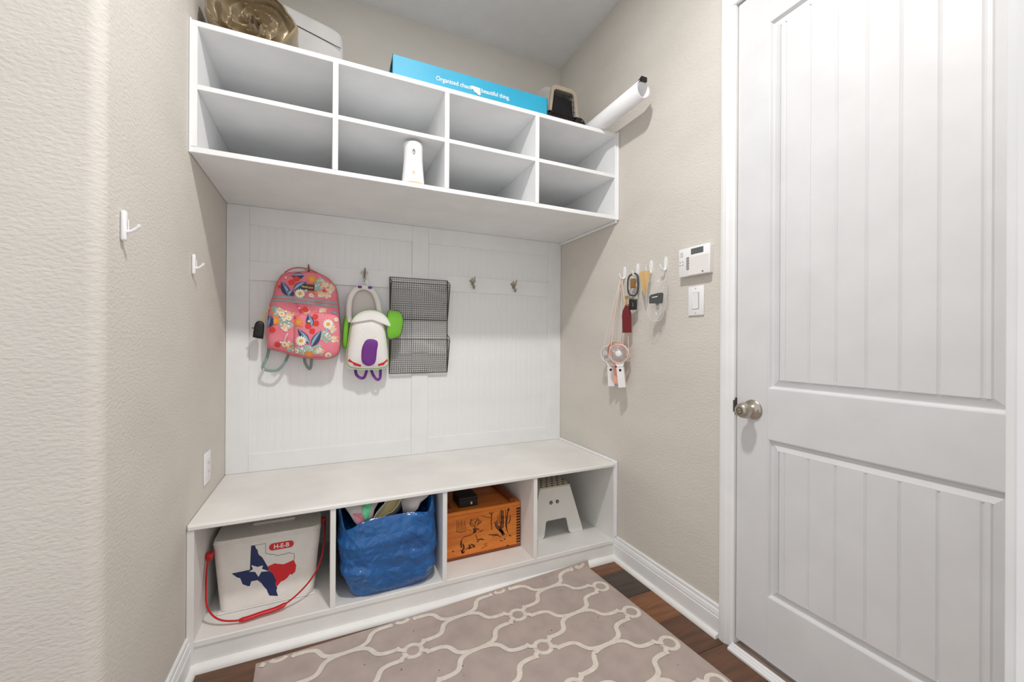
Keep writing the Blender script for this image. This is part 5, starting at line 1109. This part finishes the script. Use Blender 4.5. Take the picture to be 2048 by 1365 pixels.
# thin wood wedge
wd = MB(); nv_ = Vector((-0.85, -0.5, 0)).normalized(); sv_ = Vector((0.5, -0.85, 0)).normalized(); c0 = Vector((1.712, -0.785, 1.402))
Q = [(-0.026, 0.000), (-0.019, 0.007), (0.010, 0.010), (0.022, 0.006), (0.0205, -0.004), (0.0, -0.100), (-0.006, -0.100)]
vs = [c0 + sv_ * a + Vector((0, 0, b)) + nv_ * d for d in (0.0, 0.0025) for a, b in Q]; n = len(Q)
wd.add(vs, [tuple(range(n)), tuple(range(2 * n - 1, n - 1, -1))] + [(i, n + i, n + (i + 1) % n, (i + 1) % n) for i in range(n)])
we = thing('wood_wedge', 'thin pale wooden wedge hung between the keys and clear loop', 'wood piece', (1.716, -0.792, 1.30)); wd.build('blade', 'balsa', we)
MB().tube(spline([(1.714, -0.790, 1.402), (1.718, -0.787, 1.408), (1.7265, -0.784, 1.412), (1.732, -0.783, 1.409)], 4), 0.0012, 6).build('hang_string', 'cord_white', we)

# clear plastic loop with dark clip
pv = thing('plastic_loop', 'clear plastic shield loop with dark grey clip hung on a hook', 'plastic loop', (1.71, -0.87, 1.18))
nn = Vector((-0.72, -0.69, 0)); ss = Vector((0.69, -0.72, 0)); o0 = Vector((1.704, -0.872, 1.295))
def Q3(a, b, d=0.0): return o0 + ss * a + Vector((0, 0, b)) + nn * d
ol = [(-0.012, 0.115), (0.012, 0.118), (0.028, 0.095), (0.034, 0.03), (0.030, -0.04), (0.016, -0.098), (-0.004, -0.112), (-0.030, -0.108), (-0.043, -0.075), (-0.050, -0.03), (-0.046, 0.03), (-0.032, 0.085)]
sp = spline([(a, b, 0) for a, b in ol], 5, True); n = len(sp)
vs = [Q3(p.x, p.y, 0.006 * math.sin(p.y * 14)) for p in sp] + [Q3(0, 0, 0.012)]
o = MB().add(vs, [(i, (i + 1) % n, n) for i in range(n)]).build('sheet', 'clear', pv, smooth=60, recalc=False); s_ = o.modifiers.new('thickness', 'SOLIDIFY'); s_.thickness = 0.0006
MB().tube(vs[:-1], 0.0014, 6, closed=True).build('edge_bead', 'clear_edge', pv, smooth=60)
MB().tube([Q3(0.030 - 0.002 * i + 0.002 * math.sin(i), 0.09 - 0.016 * i, 0.016) for i in range(11)], 0.0012, 6).build('inner_fold', 'clear_edge', pv, smooth=60)
cl_ = [(-0.036, -0.018), (-0.036, 0.010), (-0.030, 0.018), (0.0, 0.025), (0.018, 0.026), (0.021, 0.02), (0.019, -0.014), (0.016, -0.019)]
vs = [Q3(a, b - 0.02, d) for d in (0.014, 0.024) for a, b in cl_]; n = len(cl_)
cp = MB().add(vs, [tuple(range(n)), tuple(range(2 * n - 1, n - 1, -1))] + [(i, n + i, n + (i + 1) % n, (i + 1) % n) for i in range(n)]).build('clip', 'dark_grey', pv)
mb = MB(); mb.add([Q3(a, b - 0.02, 0.0248) for a, b in [(-0.024, 0.005), (-0.002, 0.009), (-0.002, 0.012), (-0.024, 0.008)]], [(0, 1, 2, 3)]); o = mb.build('clip_print', 'plastic_white', cp, recalc=False); o.location = (0, 0, 0)
MB().add([Q3(a, b - 0.02, d) for d in (0.010, 0.018) for a, b in [(-0.010, -0.019), (0.004, -0.019), (0.004, -0.045), (-0.008, -0.045)]], [(0, 1, 2, 3), (7, 6, 5, 4), (0, 4, 5, 1), (1, 5, 6, 2), (2, 6, 7, 3), (3, 7, 4, 0)]).build('clip_stem', 'plastic_grey', pv)
